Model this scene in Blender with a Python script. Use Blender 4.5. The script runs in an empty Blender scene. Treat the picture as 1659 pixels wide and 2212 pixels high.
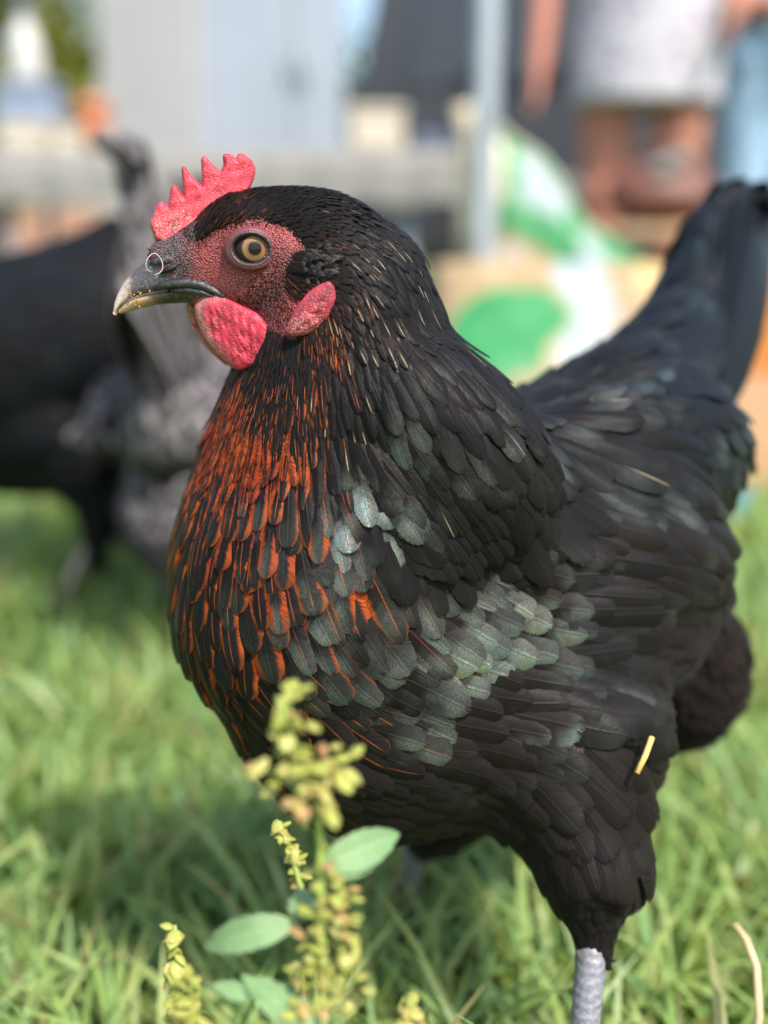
import bpy, math, random
import numpy as np
from mathutils import Vector, Matrix
from mathutils.bvhtree import BVHTree

random.seed(7); rng = np.random.default_rng(7)
R = math.radians
scene = bpy.context.scene
COL = scene.collection

# ------------------------------------------------------------------ camera
CAM_H, PITCH = 0.385, R(14.0)
FPX, UC, VC = 2376.0, 829.5, 1106.0          # focal length and centre in picture units (1659 x 2212)
CAM = np.array([0.0, 0.0, CAM_H])
RIGHT = np.array([1.0, 0, 0]); FWD = np.array([0, math.cos(PITCH), -math.sin(PITCH)])
UPV = np.array([0, math.sin(PITCH), math.cos(PITCH)])
cd = bpy.data.cameras.new('camera'); cam = bpy.data.objects.new('camera', cd); COL.objects.link(cam)
cam.location = CAM; cam.rotation_euler = (math.pi/2 - PITCH, 0, 0)
cd.sensor_fit = 'VERTICAL'; cd.sensor_height = 36.0; cd.sensor_width = 27.0
cd.lens = 36.0*FPX/2212.0
cd.clip_start = 0.01; cd.clip_end = 400
cd.dof.use_dof = True; cd.dof.focus_distance = 0.372; cd.dof.aperture_fstop = 3.1
scene.camera = cam

# ------------------------------------------------------------------ sky, sun, exposure
SUN_DIR = Vector((0.42, -0.62, 1.0)).normalized()      # towards the sun
world = bpy.data.worlds.new('World'); scene.world = world; world.use_nodes = True
wn = world.node_tree.nodes; wl = world.node_tree.links
bg = wn['Background']; sky = wn.new('ShaderNodeTexSky'); sky.sky_type = 'NISHITA'; sky.sun_disc = False
sky.sun_elevation = math.asin(SUN_DIR.z); sky.sun_rotation = math.atan2(SUN_DIR.x, SUN_DIR.y)
sky.air_density = 1.0; sky.dust_density = 2.5; sky.ozone_density = 1.0
wl.new(sky.outputs[0], bg.inputs[0]); bg.inputs[1].default_value = 0.15
sd = bpy.data.lights.new('sun', 'SUN'); sun = bpy.data.objects.new('sun', sd); COL.objects.link(sun)
sd.energy = 3.5; sd.angle = R(2.5); sd.color = (1.0, 0.95, 0.87)
sun.rotation_euler = (-SUN_DIR).to_track_quat('-Z', 'Y').to_euler(); sun.location = (1, -1, 3)
scene.view_settings.view_transform = 'Standard'; scene.view_settings.look = 'None'
scene.view_settings.exposure = 1.0; scene.view_settings.gamma = 1.0
scene.render.engine = 'CYCLES'
scene.cycles.use_denoising = True; scene.cycles.max_bounces = 8; scene.cycles.transparent_max_bounces = 24
scene.cycles.caustics_reflective = False; scene.cycles.caustics_refractive = False
scene.cycles.sample_clamp_indirect = 6.0

# ------------------------------------------------------------------ helpers
def at(u, v, Z):
    """world point that stands Z metres along the lens axis, seen in the direction (u, v)"""
    return CAM + Z*(RIGHT*((u-UC)/FPX) + UPV*((VC-v)/FPX) + FWD)
def ray(u, v):
    d = RIGHT*((u-UC)/FPX) + UPV*((VC-v)/FPX) + FWD
    return d/np.linalg.norm(d)
def proj(p):
    q = np.asarray(p) - CAM; z = q @ FWD
    return UC + FPX*(q @ RIGHT)/z, VC - FPX*(q @ UPV)/z, z
def on_ground(u, v, z=0.0):
    d = ray(u, v); t = (z-CAM[2])/d[2]; return CAM + t*d
def at_y(u, v, y):
    d = ray(u, v); return CAM + d*(y/d[1])
def unit(a):
    a = np.asarray(a, float); return a/np.linalg.norm(a)

def mesh_obj(name, verts, faces, mat=None, parent=None, smooth=True):
    me = bpy.data.meshes.new(name); me.from_pydata([tuple(map(float, v)) for v in verts] if not isinstance(verts, np.ndarray) else verts.tolist(), [], faces if isinstance(faces, list) else faces.tolist())
    if smooth: me.polygons.foreach_set('use_smooth', [True]*len(me.polygons))
    me.update()
    o = bpy.data.objects.new(name, me); COL.objects.link(o)
    if mat: me.materials.append(mat)
    if parent: o.parent = parent; o.matrix_parent_inverse = Matrix.Identity(4); o.location = -parent.location if False else (0, 0, 0)
    return o
def child(o, parent):
    """keep world-space geometry, hang it under the parent"""
    o.parent = parent; o.matrix_parent_inverse = parent.matrix_world.inverted() if False else Matrix.Translation(-Vector(parent.location)); return o
def empty(name, loc, label=None, cat=None, group=None):
    o = bpy.data.objects.new(name, None); COL.objects.link(o); o.location = tuple(map(float, loc)); o.empty_display_size = 0.02
    return tag(o, label, cat, group)
def tag(o, label=None, cat=None, group=None, kind=None):
    if label: o['label'] = label
    if cat: o['category'] = cat
    if group: o['group'] = group
    if kind: o['kind'] = kind
    return o

class MB:
    """collects shapes into one mesh"""
    def __init__(s): s.v = []; s.f = []; s.n = 0
    def add(s, v, f):
        s.v.append(np.asarray(v, float)); s.f += [tuple(int(i)+s.n for i in q) for q in f]; s.n += len(v); return s
    def box(s, c, size, rot=0.0, bev=0.0):
        x, y, z = np.array(size)/2.0; b = min(bev, x*.45, y*.45, z*.45)
        if b <= 0:
            v = np.array([(sx*x, sy*y, sz*z) for sz in (-1, 1) for sy in (-1, 1) for sx in (-1, 1)])
            f = [(0,2,3,1),(4,5,7,6),(0,1,5,4),(2,6,7,3),(0,4,6,2),(1,3,7,5)]
        else:
            rings = []
            for zz, k in ((-z, b), (-z+b, 0), (z-b, 0), (z, b)):
                X, Y = x-k, y-k; c_ = b if k == 0 else b*.6
                rings.append([(X-c_, -Y, zz), (X, -Y+c_, zz), (X, Y-c_, zz), (X-c_, Y, zz), (-X+c_, Y, zz), (-X, Y-c_, zz), (-X, -Y+c_, zz), (-X+c_, -Y, zz)])
            v = np.array(rings).reshape(-1, 3); f = [tuple(range(7, -1, -1)), tuple(range(24, 32))]
            for r in range(3):
                for i in range(8): f.append((r*8+i, r*8+(i+1) % 8, r*8+8+(i+1) % 8, r*8+8+i))
        cr, sr = math.cos(rot), math.sin(rot)
        v = v @ np.array([[cr, sr, 0], [-sr, cr, 0], [0, 0, 1]]) + np.asarray(c)
        return s.add(v, f)
    def tube(s, pts, rad, n=8, flat=1.0):
        pts = np.asarray(pts, float); m = len(pts); rad = np.broadcast_to(np.asarray(rad, float), (m,))
        tan = np.gradient(pts, axis=0); tan /= np.linalg.norm(tan, axis=1)[:, None]+1e-12
        ref = np.array([0, 0, 1.0]) if abs(tan[0][2]) < .9 else np.array([1.0, 0, 0])
        V = []; a = np.cross(tan[0], ref); a /= np.linalg.norm(a)
        for i in range(m):
            a = a - tan[i]*(a@tan[i]); a /= np.linalg.norm(a); b = np.cross(tan[i], a)
            for k in range(n):
                t = 2*math.pi*k/n; V.append(pts[i]+rad[i]*(a*math.cos(t)+b*math.sin(t)*flat))
        F = [(i*n+k, i*n+(k+1) % n, (i+1)*n+(k+1) % n, (i+1)*n+k) for i in range(m-1) for k in range(n)]
        F += [tuple(range(n-1, -1, -1)), tuple(range((m-1)*n, m*n))]
        return s.add(V, F)
    def lathe(s, prof, c, n=24):
        V = []; 
        for r, z in prof:
            for k in range(n): t = 2*math.pi*k/n; V.append((c[0]+r*math.cos(t), c[1]+r*math.sin(t), c[2]+z))
        F = [(i*n+k, i*n+(k+1) % n, (i+1)*n+(k+1) % n, (i+1)*n+k) for i in range(len(prof)-1) for k in range(n)]
        return s.add(V, F)
    def build(s, name, mat=None, parent=None, smooth=True):
        o = mesh_obj(name, np.concatenate(s.v), s.f, mat, None, smooth)
        if parent: child(o, parent)
        return o

# ------------------------------------------------------------------ implicit shapes -> one continuous mesh
def surface_nets(F, xs, ys, zs):
    nx, ny, nz = F.shape; ins = F < 0
    c = np.zeros((nx-1, ny-1, nz-1), np.int8)
    for a in (0, 1):
        for b in (0, 1):
            for d in (0, 1): c += ins[a:nx-1+a, b:ny-1+b, d:nz-1+d]
    mix = (c > 0) & (c < 8); I, J, K = np.nonzero(mix)
    idx = -np.ones(mix.shape, np.int64); idx[I, J, K] = np.arange(len(I))
    acc = np.zeros((len(I), 3)); cnt = np.zeros(len(I))
    ax = [xs, ys, zs]
    for axis in range(3):
        o1, o2 = [k for k in range(3) if k != axis]
        for a in (0, 1):
            for b in (0, 1):
                off = [0, 0, 0]; off[o1] = a; off[o2] = b; off2 = off[:]; off2[axis] = 1
                i0 = (I+off[0], J+off[1], K+off[2]); i1 = (I+off2[0], J+off2[1], K+off2[2])
                f0 = F[i0]; f1 = F[i1]; cr = (f0 < 0) != (f1 < 0)
                t = np.where(cr, f0/np.where(cr, f0-f1, 1), 0)
                for k in range(3):
                    p0 = ax[k][i0[k]]; p1 = ax[k][i1[k]]; acc[:, k] += np.where(cr, p0+t*(p1-p0), 0)
                cnt += cr
    V = acc/cnt[:, None]; faces = []
    for axis in range(3):
        o1, o2 = [(1, 2), (2, 0), (0, 1)][axis]
        sl0 = [slice(1, -1)]*3; sl1 = [slice(1, -1)]*3; sl0[axis] = slice(0, -1); sl1[axis] = slice(1, None)
        a = ins[tuple(sl0)]; b = ins[tuple(sl1)]; ch = a != b
        Q = np.array(np.nonzero(ch)); 
        if Q.shape[1] == 0: continue
        base = Q.copy(); base[o1] += 1; base[o2] += 1
        def cell(d1, d2):
            z = base.copy(); z[o1] += d1; z[o2] += d2; return idx[z[0], z[1], z[2]]
        q = np.stack([cell(-1, -1), cell(0, -1), cell(0, 0), cell(-1, 0)], 1)
        fl = ~a[tuple(Q)]; q[fl] = q[fl][:, ::-1]
        faces.append(q)
    return V, np.concatenate(faces)

def smin(a, b, k):
    h = np.maximum(k-np.abs(a-b), 0)/k; return np.minimum(a, b)-h*h*k*.25
class Field:
    def __init__(s, xs, ys, zs):
        s.ax = (np.asarray(xs), np.asarray(ys), np.asarray(zs))
        s.X, s.Y, s.Z = np.meshgrid(*[a.astype(np.float32) for a in s.ax], indexing='ij'); s.F = np.full(s.X.shape, 1.0, np.float32)
    def put(s, d, k): s.F = smin(s.F, d.astype(np.float32), np.float32(k)); return s
    def ell(s, c, axes, r, k=.012):
        dx, dy, dz = s.X-np.float32(c[0]), s.Y-np.float32(c[1]), s.Z-np.float32(c[2]); k0 = 0; k1 = 0
        for a, rr in zip(axes, r):
            q = (dx*np.float32(a[0])+dy*np.float32(a[1])+dz*np.float32(a[2]))/np.float32(rr); k0 = k0+q*q; k1 = k1+(q/np.float32(rr))**2
        k0 = np.sqrt(k0); k1 = np.sqrt(k1)+1e-9
        return s.put(k0*(k0-1)/k1, k)
    def cone(s, a, b, ra, rb, k=.012, squash=None):
        a = np.asarray(a, float); b = np.asarray(b, float); ba = b-a; L2 = ba@ba
        dx, dy, dz = s.X-np.float32(a[0]), s.Y-np.float32(a[1]), s.Z-np.float32(a[2])
        h = np.clip((dx*ba[0]+dy*ba[1]+dz*ba[2])/L2, 0, 1).astype(np.float32)
        dx = dx-h*np.float32(ba[0]); dy = dy-h*np.float32(ba[1]); dz = dz-h*np.float32(ba[2])
        if squash is not None:     # squash = (direction, factor): thinner along that direction
            n, fac = squash; q = dx*np.float32(n[0])+dy*np.float32(n[1])+dz*np.float32(n[2]); g = np.float32(1/fac-1)
            dx = dx+q*g*np.float32(n[0]); dy = dy+q*g*np.float32(n[1]); dz = dz+q*g*np.float32(n[2])
        return s.put(np.sqrt(dx*dx+dy*dy+dz*dz)-(np.float32(ra)+h*np.float32(rb-ra)), k)
    def mesh(s): return surface_nets(s.F, *s.ax)
def axis_steps(lo, hi, h, fine=None, hf=None):
    """grid coordinates with a finer stretch"""
    out = [lo]; 
    while out[-1] < hi:
        x = out[-1]; out.append(x + (hf if fine and fine[0] <= x <= fine[1] else h))
    return np.array(out)
# ------------------------------------------------------------------ materials
class NT:
    """small helper round a material's node tree"""
    def __init__(s, name, **kw):
        s.m = bpy.data.materials.new(name); s.m.use_nodes = True; s.t = s.m.node_tree; s.n = s.t.nodes; s.l = s.t.links
        s.b = s.n['Principled BSDF']; s.out = s.n['Material Output']
        for k, v in kw.items(): s.set(k.replace('_', ' '), v)
    def set(s, k, v, node=None):
        sock = (node or s.b).inputs[k]
        if hasattr(v, 'links') or isinstance(v, bpy.types.NodeSocket): s.l.new(v, sock)
        elif isinstance(v, (tuple, list)) and len(v) == 3 and sock.type == 'RGBA': sock.default_value = (*v, 1)
        else: sock.default_value = v
        return s
    def node(s, typ, **inp):
        n = s.n.new('ShaderNode'+typ)
        for k, v in inp.items(): s.set(int(k[1:]) if k[0] == '_' and k[1:].isdigit() else k, v, n)
        return n
    def math(s, op, a, b=None, c=None, clamp=False):
        n = s.n.new('ShaderNodeMath'); n.operation = op; n.use_clamp = clamp
        for i, v in enumerate((a, b, c)):
            if v is not None: s.set(i, v, n)
        return n.outputs[0]
    def mul(s, a, b): return s.math('MULTIPLY', a, b)
    def add(s, a, b): return s.math('ADD', a, b)
    def sub(s, a, b): return s.math('SUBTRACT', a, b)
    def ss(s, x, lo, hi):
        n = s.n.new('ShaderNodeMapRange'); n.interpolation_type = 'SMOOTHSTEP'
        s.set(0, x, n); s.set(1, lo, n); s.set(2, hi, n); return n.outputs[0]
    def mix(s, f, a, b, mode='MIX'):
        n = s.n.new('ShaderNodeMix'); n.data_type = 'RGBA'; n.blend_type = mode
        s.set(0, f, n); s.set(6, a, n); s.set(7, b, n); return n.outputs[2]
    def attr(s, name):
        n = s.n.new('ShaderNodeAttribute'); n.attribute_name = name; return n
    def sep(s, v):
        n = s.n.new('ShaderNodeSeparateXYZ'); s.l.new(v, n.inputs[0]); return n.outputs
    def comb(s, x, y, z):
        n = s.n.new('ShaderNodeCombineXYZ'); s.set(0, x, n); s.set(1, y, n); s.set(2, z, n); return n.outputs[0]
    def coord(s, which='Object'): return s.n.new('ShaderNodeTexCoord').outputs[which]
    def noise(s, vec, scale, detail=3.0, rough=.55, dist=0.0, out=0):
        n = s.n.new('ShaderNodeTexNoise'); s.set('Vector', vec, n); s.set('Scale', scale, n); s.set('Detail', detail, n); s.set('Roughness', rough, n); s.set('Distortion', dist, n)
        return n.outputs[out]
    def voro(s, vec, scale, feature='F1', out='Distance'):
        n = s.n.new('ShaderNodeTexVoronoi'); n.feature = feature; s.set('Vector', vec, n); s.set('Scale', scale, n); return n.outputs[out]
    def ramp(s, f, stops):
        n = s.n.new('ShaderNodeValToRGB'); s.l.new(f, n.inputs[0]); e = n.color_ramp.elements
        while len(e) < len(stops): e.new(.5)
        for i, (p, c) in enumerate(stops): e[i].position = p; e[i].color = (*c, 1)
        return n.outputs[0]
    def bump(s, h, strength=.5, dist=.001, normal=None):
        n = s.n.new('ShaderNodeBump'); s.set('Height', h, n); s.set('Strength', strength, n); s.set('Distance', dist, n)
        if normal is not None: s.l.new(normal, n.inputs['Normal'])
        return n.outputs[0]

def m_feather(name='feather_vane', lacing=None):
    t = NT(name)
    uv = t.sep(t.attr('fuv').outputs['Vector'])                   # across 0..1, along 0..1
    sz = t.sep(t.attr('fsize').outputs['Vector'])                 # length, width, random
    c1 = t.sep(t.attr('fcol').outputs['Vector'])                  # red, gloss, brown
    c2 = t.sep(t.attr('fcol2').outputs['Vector'])                 # pale shaft, blue, fluff
    s = t.math('ABSOLUTE', t.sub(t.mul(uv[0], 2.0), 1.0)); v = uv[1]
    L, W, rnd = sz[0], sz[1], sz[2]
    barb = t.sub(t.mul(v, L), t.mul(t.mul(s, W), .42))            # runs along each barb
    bv = t.comb(t.mul(barb, 2600.0), t.mul(s, 1.2), t.mul(rnd, 37.0))
    streak = t.noise(bv, 1.0, 2.0, .6)
    coarse = t.noise(t.comb(t.mul(barb, 420.0), t.mul(s, 1.1), t.mul(rnd, 91.0)), 1.0, 2.0)
    # rufous lacing: along the sides, open at the tip, and a fine shaft
    edge0 = t.sub(1.12, t.mul(c1[0], 1.12))
    sj = t.add(s, t.mul(t.sub(coarse, .5), t.add(.16, t.mul(t.ss(c1[0], .5, .9), .6))))
    lace = t.mul(t.ss(sj, edge0, t.add(edge0, .26)), t.sub(1.0, t.mul(t.ss(v, t.add(.45, t.mul(c1[0], .35)), t.add(.70, t.mul(c1[0], .35))), t.sub(1.0, t.mul(c1[0], .45)))))
    lace = t.mul(lace, t.ss(c1[0], .02, .16))
    shaft = t.mul(t.mul(t.sub(1.0, t.ss(t.mul(s, W), .00012, .00045)), t.ss(c1[0], .08, .4)), t.mul(t.ss(rnd, .55, .65), t.sub(1.0, t.ss(v, .78, .95))))
    lace = t.math('MAXIMUM', lace, t.mul(shaft, .9), clamp=True)
    black = t.mix(c1[2], (.0042, .0037, .0036), (.0130, .0090, .0072))
    black = t.mix(c2[1], black, (.006, .0095, .0135))
    black = t.mix(t.mul(streak, .55), black, t.mix(.5, black, (.018, .016, .016)))
    rufous = t.mix(rnd, (.19, .020, .006), (.33, .062, .010))
    rufous = t.mix(t.ss(streak, .40, .66), rufous, (.060, .008, .004))
    rufous = t.mix(t.mul(t.ss(v, .5, 1.0), t.mul(.6, t.sub(1.0, t.ss(c1[0], .6, .9)))), rufous, (.48, .120, .016))
    if lacing:
        black = t.mix(.55, black, (.052, .046, .047))
        rufous = t.mix(t.mul(streak, .6), lacing, tuple(x*.35 for x in lacing)); lace = t.mul(t.math('MAXIMUM', t.ss(t.add(s, t.mul(t.sub(coarse, .5), .3)), .45, .8), t.ss(v, .72, .9)), t.mul(c1[0], .95))
    col = t.mix(lace, black, rufous)
    pale = t.mul(t.mul(t.sub(1.0, t.ss(t.mul(s, W), .00022, .0005)), t.ss(v, .60, .85)), t.ss(t.mul(c2[0], .42), t.sub(1.0, rnd), t.add(t.sub(1.0, rnd), .08)))
    col = t.mix(t.mul(pale, .8), col, (.40, .32, .20))
    # structural gloss and painted light on the outer half of the vane, in specks
    obj = t.coord('Object')
    speck = t.noise(obj, 2600.0, 2.0, .7)
    pick = t.add(t.mul(t.noise(obj, 34.0, 2.0, .5), .75), t.mul(t.noise(t.comb(t.mul(rnd, 53.0), 0.0, 0.0), 1.0, 0.0), .25))
    half = t.add(.30, t.mul(t.ss(uv[0], .40, .60), .70))  # the side of the shaft that catches light is coloured brighter
    g = t.mul(t.mul(c1[1], t.ss(t.add(v, t.mul(t.sub(coarse, .5), .3)), .45, .85)), t.mul(t.sub(1.0, lace), t.mul(half, t.ss(t.add(pick, t.mul(c1[1], .26)), .50, .80))))
    g = t.mul(g, t.add(.34, t.mul(t.ss(speck, .40, .62), .66)))
    irid = t.ramp(t.noise(obj, 160.0, 2.0, .6), [(.30, (.52, .48, .42)), (.45, (.54, .58, .49)), (.56, (.46, .62, .53)), (.70, (.60, .52, .58))])
    irid = t.mix(c2[1], irid, (.16, .27, .34))
    col = t.mix(t.mul(g, .85), col, irid)
    t.set('Base Color', col); t.set('Metallic', t.math('MINIMUM', t.mul(g, 1.5), 1.0))
    t.set('Roughness', t.add(t.add(.40, t.mul(c2[2], .38)), t.mul(t.sub(speck, .5), .28)))
    t.set('Specular IOR Level', t.sub(.088, t.mul(c2[2], .070)))
    t.set('Sheen Weight', t.mul(c2[2], .04)); t.set('Sheen Roughness', .5)
    h = t.add(t.mul(streak, .6), t.mul(coarse, .5))
    h = t.add(h, t.mul(t.sub(1.0, t.ss(s, .0, .10)), .6))
    t.set('Normal', t.bump(h, .55, .0005))
    # frayed barbs at the rim
    fr = t.noise(t.comb(t.mul(barb, 3300.0), t.mul(s, .6), t.mul(rnd, 11.0)), 1.0, 1.0)
    rim = t.math('MAXIMUM', t.ss(s, t.sub(.80, t.mul(c2[2], .6)), 1.0), t.ss(v, t.sub(.92, t.mul(c2[2], .5)), 1.02))
    cut = t.sub(t.mul(rim, .66), .04)
    al = t.ss(fr, t.sub(cut, .10), t.add(cut, .10))
    crack = t.noise(t.comb(t.mul(barb, 700.0), t.mul(s, .5), t.mul(rnd, 71.0)), 1.0, 0.0)
    inner = t.math('MAXIMUM', t.ss(s, .62, 1.0), t.ss(v, .80, 1.02))
    al = t.mul(al, t.ss(crack, t.sub(t.mul(inner, .26), .03), t.mul(inner, .26)))
    t.set('Alpha', al)
    return t.m

def m_flesh(name, base, dark, pale, peb=1500.0, strength=.5, spots=.5, rimpale=False):
    t = NT(name); o = t.coord('Object')
    n1 = t.noise(o, 260.0, 4.0, .6); n2 = t.noise(o, 1900.0, 3.0, .65); vo = t.voro(o, peb)
    col = t.mix(t.ss(n1, .35, .68), base, dark)
    col = t.mix(t.mul(t.ss(n2, .52, .70), spots), col, pale)
    col = t.mix(t.mul(t.ss(t.noise(o, 700.0, 4.0, .7), .60, .72), .55), col, dark)
    la = t.sep(t.attr('ld').outputs['Vector'])                       # from the rim, front..back, top..bottom
    n3 = t.noise(o, 480.0, 4.0, .7)
    if rimpale:
        col = t.mix(t.mul(t.mul(t.sub(1.0, t.ss(la[0], .0006, .0045)), t.sub(1.0, t.ss(la[1], .25, .55))), t.ss(n3, .35, .6)), col, (.52, .28, .25))
        col = t.mix(t.mul(t.mul(t.ss(n3, .50, .64), t.sub(1.0, t.ss(la[1], .3, .75))), .8), col, (.16, .035, .040))
    else:
        col = t.mix(t.mul(t.mul(t.ss(n3, .50, .62), t.ss(la[2], .52, .74)), .85), col, (.13, .045, .05))
        col = t.mix(t.mul(t.mul(t.ss(n2, .50, .60), t.ss(la[2], .50, .70)), .6), col, (.62, .33, .28))
    t.set('Base Color', col); t.set('Roughness', .44); t.set('Specular IOR Level', .38)
    t.set('Subsurface Weight', .25); t.set('Subsurface Radius', (.0022, .0008, .0006)); t.set('Subsurface Scale', 1.0)
    h = t.mul(t.add(t.mul(vo, -1.0), t.mul(n2, .7)), t.add(.25, t.ss(t.noise(o, 130.0, 2.0), .35, .7))); h = t.add(h, t.mul(t.noise(o, 320.0, 2.0), .8)); t.set('Normal', t.bump(h, strength, .0006))
    return t.m

def m_simple(name, col, rough=.6, spec=.4, metal=0.0, var=.15, scale=30.0, bump=0.0, bscale=200.0, trans=0.0):
    t = NT(name); o = t.coord('Object'); n = t.noise(o, scale, 4.0, .6)
    c = t.mix(t.ss(n, .3, .7), tuple(x*(1-var) for x in col), tuple(min(1, x*(1+var)) for x in col))
    t.set('Base Color', c); t.set('Roughness', rough); t.set('Specular IOR Level', spec); t.set('Metallic', metal)
    if bump: t.set('Normal', t.bump(t.noise(o, bscale, 3.0), bump, .002))
    if trans:
        tr = t.node('BsdfTranslucent'); t.set(0, c, tr); mx = t.n.new('ShaderNodeMixShader'); mx.inputs[0].default_value = trans
        t.l.new(t.b.outputs[0], mx.inputs[1]); t.l.new(tr.outputs[0], mx.inputs[2]); t.l.new(mx.outputs[0], t.out.inputs[0])
    return t.m
M = {}
M['feather'] = m_feather()
M['feather_grey'] = m_feather('feather_vane_grey', (.27, .245, .255))
M['comb'] = m_flesh('comb_flesh', (.56, .050, .080), (.37, .020, .036), (.70, .20, .21), 1700.0, .5, .5)
M['earlobe'] = m_flesh('earlobe_flesh', (.36, .040, .060), (.15, .018, .026), (.52, .16, .16), 1200.0, .6, .35)
M['wattle'] = m_flesh('wattle_flesh', (.46, .028, .060), (.27, .012, .024), (.60, .17, .17), 1300.0, .6, .30, True)
# ------------------------------------------------------------------ the hen: frames
YAW = R(35); BA = np.array([math.cos(YAW), math.sin(YAW), 0.0])      # breast -> tail
BN = np.array([math.sin(YAW), -math.cos(YAW), 0.0]); ZUP = np.array([0, 0, 1.0])   # BN: her left side, towards the lens
BC = at(915, 1300, .44)
HY = R(7); HF = np.array([-math.cos(HY), -math.sin(HY), 0.0]); HN = np.array([math.sin(HY), -math.cos(HY), 0.0])
H0 = at(560, 530, .388)                                              # on the head's middle plane
def head(zx, zy, off=0.0):
    """zx, zy: position on the head's profile; off: metres from its middle plane to her left"""
    u, v = 216+zx*.3581, 302.4+zy*.3581
    d = ray(u, v); t = ((H0+HN*off-CAM)@HN)/(d@HN); return CAM+d*t
def hcoord(p):
    q = np.asarray(p)-H0; return np.stack([-(q@HF), -(q@ZUP)], -1), q@HN      # (back, down), side
ZMM = .388*.3581/FPX                                                  # metres for one step of zx

# grid: fine round the head
gx = axis_steps(-.105, .245, .0027, (-.088, -.012), .0010)
gy = axis_steps(.29, .70, .0030, (.335, .415), .0011)
gz = axis_steps(-.02, .475, .0028, (.355, .440), .0010)
fld = Field(gx, gy, gz)
hx = [HF, HN, ZUP]
# skull, face, jaw
fld.ell(head(980, 640), hx, (.0215, .0160, .0180), .006)
fld.ell(head(1180, 640), hx, (.0200, .0160, .0160), .010)
fld.cone(head(860, 700), head(470, 800), .0140, .0072, .010)
fld.cone(head(760, 620), head(400, 690), .0105, .0056, .008)
fld.cone(head(1080, 900), head(640, 930), .0135, .0060, .008)
fld.cone(head(1000, 980), head(1150, 1150), .0120, .0160, .010)
for s in (1, -1):                                                     # brow and cheek
    fld.ell(head(900, 545, s*.010), hx, (.0130, .0062, .0042), .006)
    fld.ell(head(960, 860, s*.0085), hx, (.0110, .0070, .0060), .007)
    fld.ell(head(1250, 800, s*.0110), hx, (.0080, .0060, .0070), .006)
# neck with its cape
NECK = [(688, 547, .0188), (736, 614, .0248), (757, 690, .0272), (760, 770, .0326), (756, 860, .0398), (752, 960, .0468), (764, 1060, .0510)]
for (a, b) in zip(NECK[:-1], NECK[1:]):
    fld.cone(at(a[0], a[1], .3665+a[2]), at(b[0], b[1], .3665+b[2]), a[2], b[2], .010)
fld.ell(at(895, 1005, .425), [unit(np.array([.62, .25, -.75])), unit(np.cross([.62, .25, -.75], BN)), BN], (.070, .041, .060), .005)
# trunk
bt = unit(BA+np.array([0, 0, .10])); bu = unit(np.cross(bt, BN)); bu = bu if bu[2] > 0 else -bu
b2 = unit(BA+np.array([0, 0, -.30])); b2u = unit(np.cross(b2, BN)); b2u = b2u if b2u[2] > 0 else -b2u
fld.ell(at(905, 1320, .445), [b2, b2u, BN], (.098, .068, .062), .02)
fld.ell(at(690, 1195, .424), [b2, b2u, BN], (.051, .068, .054), .020)
fld.ell(at(1195, 1250, .464), [bt, bu, BN], (.080, .071, .059), .02)
fld.ell(at(1290, 1010, .498), [bt, bu, BN], (.080, .044, .048), .02)
fld.cone(at(1360, 960, .515), at(1500, 700, .575), .046, .026, .02, (BN, .62))
fld.cone(at(1500, 700, .575), at(1560, 500, .605), .028, .020, .01, (BN, .45))
fld.cone(at(1395, 985, .522), at(1445, 985, .542), .036, .027, .012)
fld.ell(at(1290, 1050, .440), [unit(BA+np.array([0, 0, -.18])), bu, BN], (.075, .036, .020), .010)     # folded wing
fld.ell(at(900, 1500, .445), [bt, bu, BN], (.070, .052, .055), .02)
fld.ell(at(1440, 1420, .515), [bt, bu, BN], (.030, .040, .036), .012)                                  # rear fluff
# thighs
fld.cone(at(1210, 1640, .430), at(1275, 1850, .412), .042, .0200, .016)
fld.cone(at(1275, 1850, .412), at(1283, 2030, .408), .0200, .0068, .006)
far = -2*.042*BN
fld.cone(at(1060, 1600, .505), at(945, 1740, .525), .036, .0190, .016)
fld.cone(at(945, 1740, .525), at(905, 1800, .530), .0180, .0068, .006)
BV, BFc = fld.mesh()
del fld
BVH = BVHTree.FromPolygons([Vector(v) for v in BV], [tuple(f) for f in BFc])
# ------------------------------------------------------------------ the hen: body mesh with pigment, then head parts
GROUND_AT = at(1262, 2230, .405)
hen = empty('hen', (float(BC[0]), float(BC[1]), 0.0), 'sharp black hen with red comb and rust laced breast, facing left in the foreground', 'hen')
def face_poly(P, off=.012):
    return np.array([hcoord(head(x, y, off))[0] for x, y in P])
def sd_poly(q, P):
    """signed distance, positive inside"""
    d = np.full(len(q), 1e9); ins = np.zeros(len(q), bool); n = len(P)
    for i in range(n):
        a, b = P[i], P[(i+1) % n]; e = b-a; w = q-a
        t = np.clip((w@e)/(e@e+1e-18), 0, 1); d = np.minimum(d, np.linalg.norm(w-t[:, None]*e, axis=1))
        c = ((a[1] > q[:, 1]) != (b[1] > q[:, 1])) & (q[:, 0] < (b[0]-a[0])*(q[:, 1]-a[1])/(b[1]-a[1]+1e-18)+a[0]); ins ^= c
    return np.where(ins, d, -d)
FACE = face_poly([(280, 520), (480, 555), (575, 620), (650, 560), (740, 520), (900, 483), (1040, 497), (1150, 555), (1225, 640), (1150, 690), (1110, 760), (1090, 860), (1235, 940), (1240, 1060), (1160, 1170), (1000, 1120), (900, 1080), (700, 1010), (560, 1000), (280, 900)])
def nearest_side(p): 
    return hcoord(p)
q2, side = hcoord(BV); fd = sd_poly(q2, FACE)
near_head = np.linalg.norm(BV-head(800, 750), axis=1) < .075
fmask = np.clip(fd/.0015+.5, 0, 1)*near_head
zc = np.stack([(np.array([hcoord(head(0, 0, .012))[0]])[0])]*1)[0]
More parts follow.
